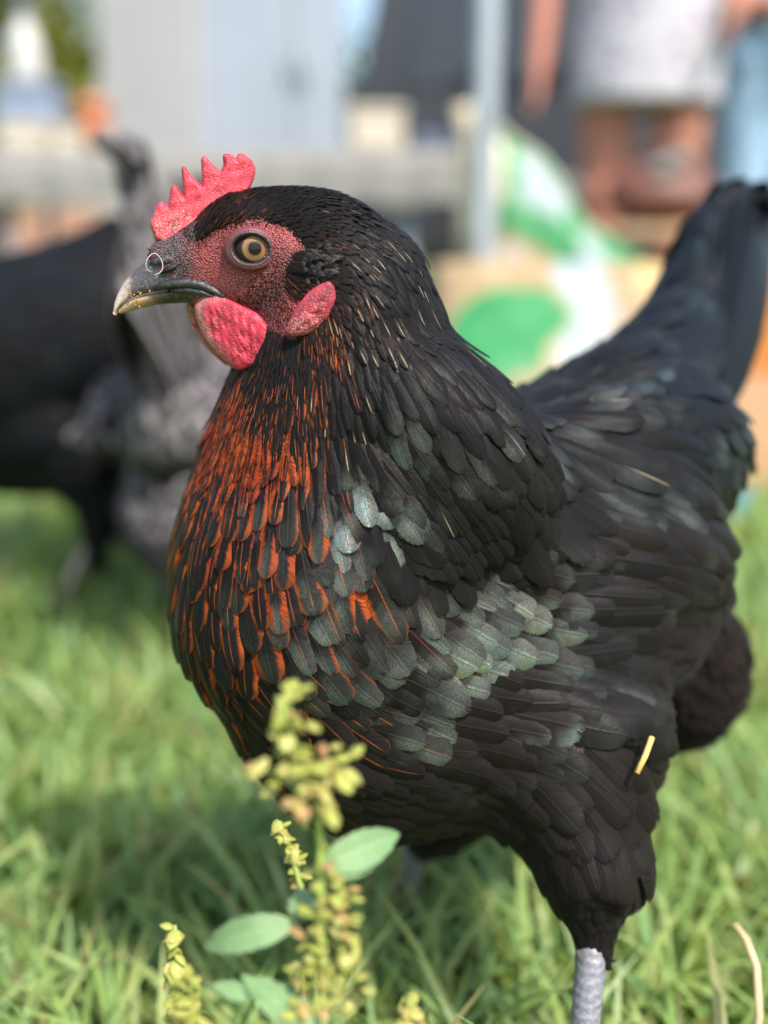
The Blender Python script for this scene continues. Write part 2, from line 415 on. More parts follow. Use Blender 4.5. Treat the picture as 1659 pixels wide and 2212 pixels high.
def zxy(q):                                # rough inverse of head() on the near side
    a = hcoord(head(500, 500, .012))[0]; b = hcoord(head(1000, 1000, .012))[0]; s = 500/(b-a); return 500+(q-a)*s
zz = zxy(q2)
def blob(cx, cy, rx, ry): return np.clip(1.35-np.sqrt(((zz[:, 0]-cx)/rx)**2+((zz[:, 1]-cy)/ry)**2)*1.0, 0, 1)
base = np.array([.30, .048, .055]); plum = np.array([.105, .022, .026]); slate = np.array([.050, .042, .045]); pink = np.array([.46, .105, .110])
pig = np.tile(np.array([.012, .010, .010]), (len(BV), 1))
skin = np.tile(base, (len(BV), 1))
def lay(c, w):
    global skin
    w = np.clip(w, 0, 1)[:, None]; skin = skin*(1-w)+c*w
lay(pink, blob(640, 830, 260, 130)*.7); lay(pink, blob(1150, 600, 120, 90)*.5); lay(pink, blob(650, 600, 80, 60)*.6)
lay(plum, blob(1020, 960, 230, 170)*1.0); lay(plum, blob(1120, 780, 120, 120)*.9); lay(plum, blob(920, 660, 210, 180)*.55)
lay(np.array([.40, .05, .065]), blob(690, 980, 120, 90)*.8)
lay(np.array([.30, .04, .052]), blob(1210, 1020, 90, 130)); lay(slate, blob(400, 650, 170, 120)*1.1); lay(slate, blob(470, 770, 110, 80)); lay(slate, blob(540, 560, 110, 60)*.8)
pig = pig*(1-fmask[:, None])+skin*fmask[:, None]
t = NT('hen_skin'); pa = t.attr('pigment').outputs['Color']; o = t.coord('Object')
vo = t.voro(o, 1500.0); vs = t.ss(vo, .15, .65); n2 = t.noise(o, 900.0, 4.0, .7)
c = t.mix(t.mul(t.sub(1.0, vs), .30), pa, t.mix(.5, pa, (.80, .52, .47)))
c = t.mix(t.mul(vs, .6), c, t.mix(1.0, c, (.50, .34, .38), 'MULTIPLY'))
c = t.mix(t.ss(n2, .58, .75), c, t.mix(1.0, c, (.45, .40, .45), 'MULTIPLY'))
t.set('Base Color', c); t.set('Roughness', .55); t.set('Specular IOR Level', .30)
t.set('Normal', t.bump(t.add(t.mul(vo, -1.0), t.mul(n2, .35)), .75, .0007)); M['skin'] = t.m
body = mesh_obj('body', BV, BFc, M['skin']); child(body, hen)
ca = body.data.attributes.new('pigment', 'FLOAT_COLOR', 'POINT'); ca.data.foreach_set('color', np.c_[pig, np.ones(len(pig))].ravel())

def skin_off(zx, zy):
    p, n, _, _ = BVH.ray_cast(Vector(CAM), Vector(ray(216+zx*.3581, 302.4+zy*.3581))); return float(hcoord(np.array(p))[1])
def lumps(a, b, c, f, seed):
    r = np.random.default_rng(seed); s = 0
    for k in range(6):
        w = r.normal(size=3); w = w/np.linalg.norm(w)*f*(1+.35*k); s = s+np.sin(a*w[0]+b*w[1]+c*w[2]+r.uniform(0, 6))/(1+.4*k)
    return s/3
def lobe(name, poly, off, T, w, mat, h=.00042, tilt=(0, 0), base_up=None, lump=.0003, seed=1, sgn=1, parent=hen, hollow=0.0, soft=3, fold=0.0):
    """fleshy plate with a rounded rim; poly on the head's profile, off = metres from the middle plane"""
    P3 = np.array([head(x, y, off) for x, y in poly]); P2, _ = hcoord(P3)
    lo, hi = P2.min(0)-.002, P2.max(0)+.002; tm = T*2.2+.0015
    A = np.arange(lo[0], hi[0], h); B = np.arange(lo[1], hi[1], h); C = np.arange(-tm, tm, h)
    a2, b2 = np.meshgrid(A, B, indexing='ij'); d = sd_poly(np.c_[a2.ravel(), b2.ravel()], P2).reshape(a2.shape)
    # soften the polygon corners
    for _ in range(soft):
        dp = np.pad(d, 1, mode='edge'); d = (dp[1:-1, 1:-1]*2+dp[:-2, 1:-1]+dp[2:, 1:-1]+dp[1:-1, :-2]+dp[1:-1, 2:])/6
    prof = np.sqrt(np.clip(1-(1-np.clip(d/w, 0, 1))**2, 0, 1))
    th = T*prof
    if base_up is not None: th = th*(1+base_up*np.clip((b2-lo[1])/(hi[1]-lo[1]), 0, 1)**1.5)
    if hollow: th = th*(1-hollow*np.clip((d-w*.6)/(w*2.2), 0, 1))
    aa = a2[..., None]; bb = b2[..., None]; cc = C[None, None, :]
    f = np.where(d[..., None] > 0, np.abs(cc)-th[..., None], np.hypot(cc, d[..., None])+1e-5)
    f = f+lump*lumps(aa, bb, cc, 1500.0, seed)*np.clip(d[..., None]/w, 0, 1)
    if fold: f = f+fold*(np.sin(aa*1500+bb*700+2*np.sin(bb*500))*.6+np.sin(aa*700-bb*1100+1.3))*np.clip(d[..., None]/w, 0, 1)*np.sign(cc)**2
    V, Fq = surface_nets(f.astype(np.float64), A, B, C)
    ca_, cb_ = (lo+hi)/2
    n = off+V[:, 2]+(V[:, 0]-ca_)*tilt[0]+(V[:, 1]-cb_)*tilt[1]
    W3 = H0-HF*V[:, :1]-ZUP*V[:, 1:2]+HN*(n*sgn)[:, None]
    if sgn < 0: Fq = Fq[:, ::-1]
    o = mesh_obj(name, W3, Fq, mat)
    gi = np.clip(((V[:, :2]-lo)/h).astype(int), 0, np.array(d.shape)-1); ld = np.c_[np.maximum(d[gi[:, 0], gi[:, 1]], 0), (V[:, 0]-lo[0])/(hi[0]-lo[0]), (V[:, 1]-lo[1])/(hi[1]-lo[1])]
    o.data.attributes.new('ld', 'FLOAT_VECTOR', 'POINT').data.foreach_set('vector', ld.ravel().astype(np.float32))
    if parent: child(o, parent)
    return o
COMB = [(300, 500), (330, 425), (350, 380), (372, 366), (388, 378), (410, 405), (420, 335), (430, 278), (450, 264), (472, 290), (508, 350), (499, 270), (493, 168), (505, 150), (526, 178), (560, 225), (612, 278), (615, 200), (610, 110), (628, 92), (652, 115), (686, 150), (726, 192), (746, 150), (740, 90), (762, 78), (800, 90), (818, 112), (836, 80), (872, 84), (912, 115), (938, 165), (932, 225), (906, 290), (880, 345), (860, 480), (760, 600), (600, 660), (440, 660), (330, 600)]
comb = lobe('comb', COMB, 0.0, .0016, .0014, M['comb'], base_up=1.6, lump=.0003, soft=1)
WATT = [(560, 1010), (575, 1080), (600, 1140), (645, 1222), (720, 1302), (795, 1372), (850, 1384), (938, 1350), (996, 1270), (1022, 1185), (1012, 1110), (950, 1040), (860, 1000), (740, 930), (640, 920), (590, 960)]
lobe('wattle', WATT, max(.0110, skin_off(880, 1060)+.0014), .0028, .0050, M['wattle'], lump=.0006, seed=4, tilt=(.46, .12), fold=.00016)
lobe('wattle', [(x-45, y-10) for x, y in WATT], -.0085, .0024, .0055, M['wattle'], lump=.0004, seed=6, tilt=(.05, -.25))
EARL = [(1385, 850), (1416, 890), (1424, 960), (1388, 1065), (1322, 1140), (1235, 1178), (1150, 1190), (1120, 1150), (1150, 1065), (1200, 985), (1260, 915), (1325, 870)]
lobe('earlobe', EARL, skin_off(1290, 1010)+.0018, .0030, .0065, M['earlobe'], lump=.0007, fold=.00030, seed=8, tilt=(.10, .05))
lobe('earlobe', EARL, skin_off(1290, 1010)+.0015, .0022, .0022, M['wattle'], lump=.0004, seed=9, tilt=(.10, .05), sgn=-1)

# beak
def loft(stations, closed_under=True, n=12, bulge=1.0):
    V = []; F = []
    for (tx, ty), (bx, by), w in stations:
        top = head(tx, ty); bot = head(bx, by); dn = bot-top
        for k in range(n+1):
            a = math.pi*k/n; s = math.cos(a); hgt = math.sin(a)**.85
            V.append(bot-dn*hgt+HN*s*w)
        # underside
        V.append(bot+dn*.04)
    m = n+2
    for i in range(len(stations)-1):
        for k in range(m): F.append((i*m+k, i*m+(k+1) % m, (i+1)*m+(k+1) % m, (i+1)*m+k))
    F.append(tuple(range(m))); F.append(tuple((len(stations)-1)*m+k for k in range(m-1, -1, -1)))
    return np.array(V), F
def interp_st(st, n=26):
    x = np.linspace(0, 1, len(st)); X = np.linspace(0, 1, n); A = np.array([[*a, *b, w] for a, b, w in st])
    out = np.stack([np.interp(X, x, A[:, k]) for k in range(5)], 1)
    k = np.array([.25, .5, .25])
    for _ in range(2): out[1:-1] = .25*out[:-2]+.5*out[1:-1]+.25*out[2:]
    return [((r[0], r[1]), (r[2], r[3]), r[4]) for r in out]
UP = [((430, 610), (660, 895), .0088), ((345, 650), (530, 888), .0080), ((275, 732), (400, 900), .0068), ((205, 788), (290, 914), .0055), ((150, 850), (210, 938), .0043), ((110, 920), (150, 972), .0031), ((86, 985), (108, 1010), .0019), ((79, 1046), (88, 1056), .0006)]
LO = [((640, 985), (640, 900), .0076), ((480, 983), (480, 903), .0066), ((350, 992), (350, 922), .0053), ((250, 1013), (240, 948), .0040), ((165, 1038), (160, 982), .0026), ((118, 1048), (112, 1022), .0010)]
t = NT('beak_horn'); o = t.coord('Object'); bc = t.attr('bcol'); bs = t.sep(bc.outputs['Vector'])
n1 = t.noise(o, 420.0, 4.0, .65); pos = t.add(bs[0], t.mul(t.sub(n1, .5), .22))
horn = t.ramp(pos, [(0.0, (.62, .50, .42)), (.10, (.46, .36, .30)), (.19, (.060, .055, .062)), (.60, (.020, .021, .026)), (1.0, (.035, .034, .038))])
tan = t.ramp(pos, [(0.0, (.50, .36, .17)), (.30, (.42, .26, .13)), (.46, (.10, .06, .035)), (.56, (.022, .021, .022)), (1.0, (.030, .028, .028))])
c = t.mix(bs[1], horn, tan)
dust = t.noise(o, 1100.0, 5.0, .7); c = t.mix(t.mul(t.ss(dust, .49, .64), .62), c, (.19, .155, .13))
t.set('Base Color', c); t.set('Roughness', t.add(.34, t.mul(dust, .34))); t.set('Specular IOR Level', .5)
t.set('Normal', t.bump(t.add(t.noise(o, 300.0, 3.0), t.mul(dust, .3)), .25, .0008)); M['beak'] = t.m
def beak_part(name, st, lower):
    V, F = loft(interp_st(st)); o = mesh_obj(name, V, F, M['beak']); child(o, hen)
    tipx, basex = 80.0, 640.0; zx = 500+(hcoord(V)[0][:, 0]-hcoord(head(500, 500))[0][0])*500/(hcoord(head(1000, 500))[0][0]-hcoord(head(500, 500))[0][0])
    a = o.data.attributes.new('bcol', 'FLOAT_VECTOR', 'POINT'); a.data.foreach_set('vector', np.c_[(zx-tipx)/(basex-tipx), np.full(len(V), lower), np.zeros(len(V))].ravel()); return o
beak_u = beak_part('upper_beak', UP, 0.0); beak_l = beak_part('lower_beak', LO, 1.0)
for s in (1, -1):
    mb = MB(); P = [(330, 893, .0064), (430, 868, .0079), (530, 862, .0090), (620, 878, .0098), (700, 915, .0104), (755, 948, .0106)]
    mb.tube([head(x, y, s*(max(f, skin_off(x, y)+.0002) if x > 500 else f)) for x, y, f in P], [.0007, .0014, .0017, .0016, .0012, .0009], 8)
    mb.tube([head(x, y+40, s*(max(f-.0004, skin_off(x, y+40)) if x > 500 else f-.0004)) for x, y, f in P[1:5]], [.0007, .0012, .0012, .0008], 8)
    mb.build('gape_rim', m_simple('gape_horn', (.035, .034, .037), .4, .5, 0, .4, 600.0, .3, 900.0) if s == 1 else bpy.data.materials['gape_horn'], hen)
    mb = MB(); mb.tube([head(x, y, s*f) for x, y, f in [(365, 800, .0070), (400, 785, .0078), (440, 770, .0081), (470, 752, .0082)]], [.0003, .0011, .0011, .0004], 8)
    mb.build('nostril', m_simple('nostril_dark', (.008, .006, .006), .6) if s == 1 else bpy.data.materials['nostril_dark'], hen)
    mb = MB(); mb.tube([head(x, y, s*f) for x, y, f in [(300, 740, .0040), (345, 735, .0058), (395, 725, .0066), (440, 722, .0069), (480, 735, .0074)]], [.0004, .0013, .0017, .0014, .0006], 10)
    mb.build('nostril_flap', m_simple('nostril_skin', (.050, .046, .052), .5, .45, 0, .5, 500.0, .5, 900.0) if s == 1 else bpy.data.materials['nostril_skin'], hen)

# eyes
t = NT('eye_ball'); o = t.coord('Object'); x = t.sep(o); r = t.math('SQRT', t.add(t.mul(x[0], x[0]), t.mul(x[1], x[1])))
ang = t.math('ARCTAN2', x[1], x[0]); rad = t.noise(t.comb(t.mul(ang, 3.0), t.mul(r, 200.0), 0.0), 4.0, 4.0, .7)
iris = t.ramp(t.math('DIVIDE', r, .0046), [(.0, (.010, .009, .009)), (.455, (.010, .009, .009)), (.49, (.12, .062, .028)), (.66, (.27, .155, .072)), (.86, (.26, .165, .092)), (.92, (.05, .030, .022)), (1.0, (.035, .020, .018))])
iris = t.mix(t.mul(rad, .5), iris, t.mix(1.0, iris, (.45, .38, .32), 'MULTIPLY'))
t.set('Base Color', iris); t.set('Roughness', .40); t.set('Specular IOR Level', .05); t.set('Coat Weight', .45); t.set('Coat Roughness', .02); t.set('Coat IOR', 1.45); M['eye'] = t.m
t = NT('eyelid_skin'); o = t.coord('Object'); n = t.noise(o, 1400.0, 3.0, .6); ev = t.sep(t.attr('lid').outputs['Vector'])
rid = t.math('SINE', t.add(t.mul(ev[0], 46.0), t.mul(n, 9.0))); h = t.add(t.mul(rid, .09), n)
c = t.mix(t.ss(n, .35, .7), (.012, .010, .012), (.050, .040, .042)); c = t.mix(t.mul(t.ss(ev[1], .40, .80), .95), c, (.15, .034, .04))
c = t.mix(t.mul(t.ss(rid, .3, .9), .12), c, (.16, .12, .12))
t.set('Base Color', c); t.set('Roughness', .42); t.set('Normal', t.bump(h, .6, .0004)); M['lid'] = t.m
for s in (1, -1):
    eo = skin_off(914, 660)-.0002; c0 = head(914, 660, eo)
    if s < 0: c0 = c0-HN*2*((c0-H0)@HN)
    nrm = HN*s; fw = HF; 
    ctr = c0-nrm*.0041; look = unit(nrm-HF*.16*1+ZUP*.05 if s > 0 else nrm-HF*.16+ZUP*.05)
    n1, n2 = 28, 40; rr = .0072; V = [(0, 0, rr)]; F = []
    for i in range(1, n1):
        th = math.pi*i/n1
        for k in range(n2): V.append((rr*math.sin(th)*math.cos(2*math.pi*k/n2), rr*math.sin(th)*math.sin(2*math.pi*k/n2), rr*math.cos(th)))
    V.append((0, 0, -rr))
    for k in range(n2): F.append((0, 1+k, 1+(k+1) % n2)); F.append((len(V)-1, 1+(n1-2)*n2+(k+1) % n2, 1+(n1-2)*n2+k))
    for i in range(n1-2):
        for k in range(n2): F.append((1+i*n2+k, 1+(i+1)*n2+k, 1+(i+1)*n2+(k+1) % n2, 1+i*n2+(k+1) % n2))
    eye = mesh_obj('eye', np.array(V), F, M['eye'])
    eye.location = Vector(ctr)-Vector(hen.location); eye.rotation_euler = Vector(look).to_track_quat('Z', 'Y').to_euler(); eye.parent = hen
    # eyelid ring
    NK, prof = 72, [(.86, -.0010, .0), (.92, .0002, .12), (1.0, .0011, .3), (1.08, .0012, .5), (1.17, .0006, .7), (1.24, .0008, .8), (1.32, .0002, .9), (1.46, -.0012, 1.0)]
    V = []; LA = []
    for f, hgt, e in prof:
        for k in range(NK):
            a = 2*math.pi*k/NK; rx, ry = .0064*f, .0052*f*(1.0 if math.sin(a) > 0 else .96)
            curve = -.12*(rx*math.cos(a))**2/.0072+(-.08 if math.cos(a) < 0 else .02)*rx*abs(math.cos(a))
            V.append(c0+nrm*(hgt+.0024+curve)+HF*(-rx*math.cos(a))+ZUP*(ry*math.sin(a))+HF*.0002); LA.append((a, e, 0))
    F = [(i*NK+k, i*NK+(k+1) % NK, (i+1)*NK+(k+1) % NK, (i+1)*NK+k) for i in range(len(prof)-1) for k in range(NK)]
    if s < 0: F = [f[::-1] for f in F]
    lid = mesh_obj('eyelid', np.array(V), F, M['lid']); child(lid, hen)
    at_ = lid.data.attributes.new('lid', 'FLOAT_VECTOR', 'POINT'); at_.data.foreach_set('vector', np.array(LA).ravel())
# ------------------------------------------------------------------ plumage
# u, v, direction (0 = right, 90 = down), length mm, width mm, rufous, gloss, brown, pale shaft, blue, fluff, lift
CT = [
 (495,470,-30,8,1.5,.22,0,.4,0,0,.2,1),(560,425,-5,8,1.6,.06,0,.2,.0,0,.1,.8),(640,420,14,9,2.0,.05,.0,.2,.1,0,0,.8),(520,490,-40,7,1.2,.28,0,.4,0,0,.3,1),(600,470,0,7,1.4,.06,0,.3,0,0,.1,.9),
 (700,440,32,10,2.6,.0,.1,.2,.2,0,0,.8),(690,510,20,9,1.8,.28,0,.3,.1,0,.1,1),(690,485,20,9,1.8,.05,0,.3,.1,0,.1,1),(760,490,44,13,3.4,.0,.1,.1,.3,0,0,.8),(740,560,52,12,2.6,.16,.0,.2,.3,0,0,.9),
 (675,575,8,11,2.8,.0,.0,.9,0,0,.6,1.6),(650,560,10,10,2.4,.0,.0,.9,0,0,.6,1.6),(640,620,30,8,1.6,.25,0,.6,0,0,.5,1),
 (760,640,66,14,3.2,.35,.0,.1,.35,0,0,.9),(830,560,50,16,4.4,.0,.1,.1,.4,0,0,.8),(900,620,55,20,5.4,.0,.1,.1,.3,0,0,.8),
 (700,700,86,12,2.6,.45,.0,.1,.2,0,.1,1),(620,735,96,11,2.2,.15,.0,.3,.0,.2,.3,1),(565,770,100,12,2.6,.30,.0,.2,.1,.1,.3,1),(800,720,70,18,4.2,.10,.1,.1,.6,0,0,.8),
 (880,730,62,23,6.0,.0,.12,.1,.35,0,0,.8),(960,720,58,26,7.0,.0,.12,.1,.25,0,0,.8),(1010,800,60,30,8.5,.0,.10,.1,.15,0,0,.8),
 (520,845,106,16,3.4,.92,.0,.1,.0,0,.2,1),(600,850,96,14,3.0,.50,.0,.2,.1,.1,.3,1),(680,850,88,16,3.6,.62,.05,.1,.2,0,.1,1),(740,850,80,20,5.0,.15,.2,.1,.6,0,0,.9),
 (820,850,72,26,7.0,.0,.30,.1,.4,0,0,.9),(900,870,66,30,9.0,.0,.20,.1,.2,0,0,.8),(980,890,62,36,10,.0,.12,.2,.1,0,0,.8),(1040,880,58,40,11,.0,.10,.1,.0,0,0,.8),
 (480,930,108,18,4.4,.95,.0,.0,.0,0,.1,1),(560,940,98,18,4.4,.98,.0,.0,.0,0,.1,1),(640,945,88,18,5.0,.88,.1,.0,.1,0,.1,1),(700,950,82,22,6.0,.40,.5,.0,.2,0,0,1),
 (780,960,75,28,8.5,.05,.80,.1,.2,0,0,1),(860,970,70,34,10.5,.0,.50,.2,.1,0,0,.9),(950,990,62,40,11.5,.0,.30,.4,.05,0,0,.9),(1040,980,58,46,12.5,.0,.15,.3,.0,0,0,.9),
 (430,1030,103,21,7.5,.70,.1,.0,.0,.1,0,1),(500,1030,98,22,8.0,.78,.3,.0,.0,0,0,1),(580,1035,92,22,8.0,.80,.6,.0,.0,0,0,1),(660,1050,82,24,9.0,.62,.75,.0,.0,0,0,1),
 (740,1060,75,28,9.5,.28,.90,.0,.05,0,0,1),(820,1060,70,36,11.5,.0,.75,.1,.05,0,0,1),(900,1090,66,42,12.5,.0,.08,.1,.0,0,0,1),(1000,1080,60,48,13.5,.0,.03,.2,.0,0,0,1),(1090,1040,55,50,14,.0,.03,.1,.0,.1,0,1),
 (830,1150,74,30,12.5,.0,.05,.0,0,0,0,1.2),(950,1160,70,26,13,.0,.05,.1,0,0,0,1.2),(1090,1110,58,30,14,.0,.05,.1,0,.1,0,1.2),(900,1270,40,30,13,.05,.4,.4,.1,0,0,1),(1000,1270,25,30,14,.0,.8,.6,.2,0,.1,1),(840,1240,50,30,12.5,.2,.4,.3,.1,0,0,1),(1090,1200,20,30,14,.0,.6,.6,.1,.1,.1,1),(1180,1130,20,36,14,.0,.3,.5,0,.1,.1,1),
 (385,1150,97,25,9.0,.52,.1,.0,.0,.25,0,1),(450,1160,94,26,9.5,.58,.2,.0,.0,.1,0,1),(530,1160,90,26,10,.62,.45,.0,.0,0,0,1),(610,1165,82,26,10.5,.62,.70,.0,.0,0,0,1),(690,1180,72,28,11,.55,.65,.1,.0,0,0,1),(780,1220,62,30,12,.40,.4,.2,.05,0,0,1),
 (385,1300,85,27,10,.48,.1,.0,.0,.25,0,1),(460,1310,82,27,10.5,.52,.1,.0,.0,.1,0,1),(540,1310,78,27,11,.48,.25,.1,.0,0,0,1),(630,1310,68,28,11.5,.45,.55,.1,.0,0,0,1),(720,1310,56,30,12.5,.35,.60,.2,.05,0,0,1),(820,1320,45,31,13,.22,.70,.4,.1,0,0,1),(920,1330,34,32,14,.08,1.0,.5,.1,0,0,1),(1030,1290,25,32,14.5,.0,1.0,.7,.3,0,.1,1.1),
 (440,1450,66,27,10.5,.42,.05,.1,.0,.1,0,1),(530,1450,60,27,11,.45,.1,.1,.0,0,0,1),(640,1440,50,28,11.5,.40,.2,.2,.0,0,0,1),(740,1430,40,29,12.5,.32,.55,.3,.05,0,0,1),(850,1420,30,31,13.5,.15,.95,.4,.1,0,0,1),(960,1420,22,32,14.5,.05,1.0,.5,.1,0,0,1),(1080,1400,14,33,15.5,.0,.75,.5,.2,.1,0,1),
 (560,1570,42,26,10.5,.38,.05,.2,.0,0,0,1),(680,1560,33,27,11.5,.35,.1,.2,.0,0,0,1),(800,1545,25,29,12.5,.22,.55,.3,.05,0,0,1),(920,1530,18,31,13.5,.08,.90,.4,.05,0,0,1),(1050,1520,12,32,14.5,.0,.60,.4,.15,.1,0,1),(1180,1440,6,34,16,.0,.55,.3,.15,.25,0,1),
 (720,1650,24,26,11,.15,.0,.3,.0,0,0,1),(860,1650,20,28,12.5,.05,.1,.3,.0,0,0,1),(1000,1640,22,30,13.5,.0,.12,.5,.05,0,.1,1),(1150,1580,24,32,15,.0,.25,.4,.1,.1,.1,1),(1280,1500,14,34,16,.0,.30,.5,.05,.1,.1,1),(1350,1380,0,34,15,.0,.15,.7,.05,0,.3,1),
 (1200,1690,52,28,13,.0,.08,.6,.0,0,.25,1),(1300,1650,48,28,13,.0,.10,.6,.0,0,.25,1),(1400,1620,34,28,13,.0,.06,.8,.0,0,.4,1),(1200,1800,70,22,10,.0,.0,.4,.0,0,.3,1),(1330,1790,84,22,10,.0,.05,.6,.0,0,.3,1),(1280,1920,84,17,7,.0,.0,.5,.0,0,.5,1),(1290,2000,88,12,3.6,.0,.0,.4,.0,0,.6,.7),
 (1400,1400,15,30,7,.0,.0,1,.0,0,1,1.4),(1500,1370,15,30,7,.0,.0,1,.0,0,1,1.4),(1550,1430,50,28,7,.0,.0,1,.0,0,1,1.4),(1480,1530,62,28,7,.0,.0,.8,.0,0,1,1.2),(1430,1680,60,26,8,.0,.0,.8,.0,0,.7,1.2),
 (1100,1190,14,28,14,.0,.35,.5,.0,.1,.2,1),(1180,1230,10,30,15,.0,.30,.5,.1,.2,.1,1),(1240,1180,12,42,15,.0,.20,.6,.05,.1,0,1),(1350,1190,16,55,15,.0,.10,.5,.0,.1,0,1),(1450,1130,22,60,15,.0,.10,.4,.0,.1,0,1),(1250,1280,6,36,15,.0,.35,.5,0,.2,0,1),(1370,1280,10,44,15,.0,.05,.5,0,.1,.1,1),
 (1150,930,22,40,12,.0,.40,.3,.3,.3,0,1),(1230,960,24,52,12,.0,.60,.3,.4,.3,0,1),(1330,1010,28,58,13,.0,.60,.4,.4,.2,0,1),(1250,1060,22,50,14,.0,.45,.4,.1,.3,0,1),(1380,1080,28,55,14,.0,.30,.5,.1,.3,0,1),(1450,1040,35,50,14,.0,.15,.5,.1,.1,0,1),
 (1130,850,2,30,12,.0,.30,.5,.1,.2,0,1),(1250,820,-12,32,12,.0,.25,.4,.1,.4,0,1),(1350,760,-38,36,13,.0,.30,.2,.0,.8,0,1),(1300,890,2,32,12.5,.0,.40,.4,.1,.5,0,1),(1400,860,-10,36,13,.0,.40,.2,.0,.8,0,1),(1420,950,20,34,12,.0,.35,.3,.1,.6,0,1),
 (1500,900,35,36,13,.0,.40,.2,.0,.7,0,1),(1560,900,60,38,13,.0,.35,.2,.0,.7,0,1),(1540,1020,60,40,13,.0,.2,.3,.0,.4,0,1),(1450,740,-55,46,15,.0,.30,.1,.0,1,0,1),(1540,780,-65,46,15,.0,.25,.1,.0,.9,0,1),(1500,640,-62,40,16,.0,.25,.1,.0,1,0,1),(1560,600,-62,34,16,.0,.2,.1,.0,.9,0,1),(1480,1230,25,40,13,.0,.05,.7,0,0,.5,1),
]
CT = np.array(CT, float)
CT[:, 5] *= np.where(CT[:, 1] > 1100, 1.08, .95)
CT[:, 6] *= np.where((CT[:, 1] < 1240) & (CT[:, 0] < 720), .55, 1.0)*np.where(CT[:, 0] > 1060, .7, 1.0)  # weakens the painted sheen away from the lit shoulder
CP = []; CDIR = []
for r in CT:
    d = ray(r[0], r[1]); hit = BVH.ray_cast(Vector(CAM), Vector(d))
    p = np.array(hit[0]) if hit[0] is not None else np.array(BVH.find_nearest(Vector(at(r[0], r[1], .5)))[0])
    a = R(r[2]); CP.append(p); CDIR.append(RIGHT*math.cos(a)-UPV*math.sin(a))
CP = np.array(CP); CDIR = np.array(CDIR)
CDIR = CDIR+BA*.35*np.clip((CP-BC)@BA/.1+.3, 0, 1)[:, None]; CDIR /= np.linalg.norm(CDIR, axis=1)[:, None]
# the far side mirrors the near side about the middle plane of neck and trunk
midp = H0 + 0*HN
def mirror(P, D):
    zf = np.clip((P[:, 2]-.27)/.10, 0, 1)[:, None]                   # head plane above, body plane below
    n = BN*(1-zf)+HN*zf; n /= np.linalg.norm(n, axis=1)[:, None]; c = BC*(1-zf)+H0*zf
    return P-2*((P-c)*n).sum(1)[:, None]*n, D-2*(D*n).sum(1)[:, None]*n
MP, MD = mirror(CP, CDIR); keep = ((MP-CP)**2).sum(1) > .03**2
CP = np.r_[CP, MP[keep]]; CDIR = np.r_[CDIR, MD[keep]]; CATT = np.r_[CT[:, 3:], CT[keep][:, 3:]]
def field(P):
    out_a = np.zeros((len(P), CATT.shape[1])); out_d = np.zeros((len(P), 3))
    for i in range(0, len(P), 20000):
        q = P[i:i+20000]; d2 = ((q[:, None, :]-CP[None])**2).sum(2)+1e-8; w = d2**-2.2; w /= w.sum(1)[:, None]
        out_a[i:i+20000] = w@CATT; out_d[i:i+20000] = w@CDIR
    return out_a, out_d

def scatter(V, Fq, n, radius_fn, reject=None, seed=3):
    r = np.random.default_rng(seed); T = np.r_[Fq[:, [0, 1, 2]], Fq[:, [0, 2, 3]]]
    A, B, C = V[T[:, 0]], V[T[:, 1]], V[T[:, 2]]; ar = np.linalg.norm(np.cross(B-A, C-A), axis=1)/2
    rad = radius_fn((A+B+C)/3); w = ar/rad**2; k = r.choice(len(T), n, p=w/w.sum())
    a, b = r.random(n), r.random(n); f = a+b > 1; a[f] = 1-a[f]; b[f] = 1-b[f]
    P = A[k]+(B[k]-A[k])*a[:, None]+(C[k]-A[k])*b[:, None]; rr = rad[k]
    if reject is not None: m = ~reject(P); P = P[m]; rr = rr[m]
    cs = .004; H = {}; out = []
    key = np.floor(P/cs).astype(int)
    for i in range(len(P)):
        p = P[i]; ri = rr[i]; m = int(math.ceil(ri/cs)); kx, ky, kz = key[i]; ok = True; r2 = ri*ri
        for x in range(kx-m, kx+m+1):
            for y in range(ky-m, ky+m+1):
                for z in range(kz-m, kz+m+1):
                    L = H.get((x, y, z))
                    if L:
                        for q in L:
                            if (q[0]-p[0])**2+(q[1]-p[1])**2+(q[2]-p[2])**2 < r2: ok = False; break
                    if not ok: break
                if not ok: break
            if not ok: break
        if ok: H.setdefault((kx, ky, kz), []).append((p[0], p[1], p[2])); out.append(i)
    return P[out]

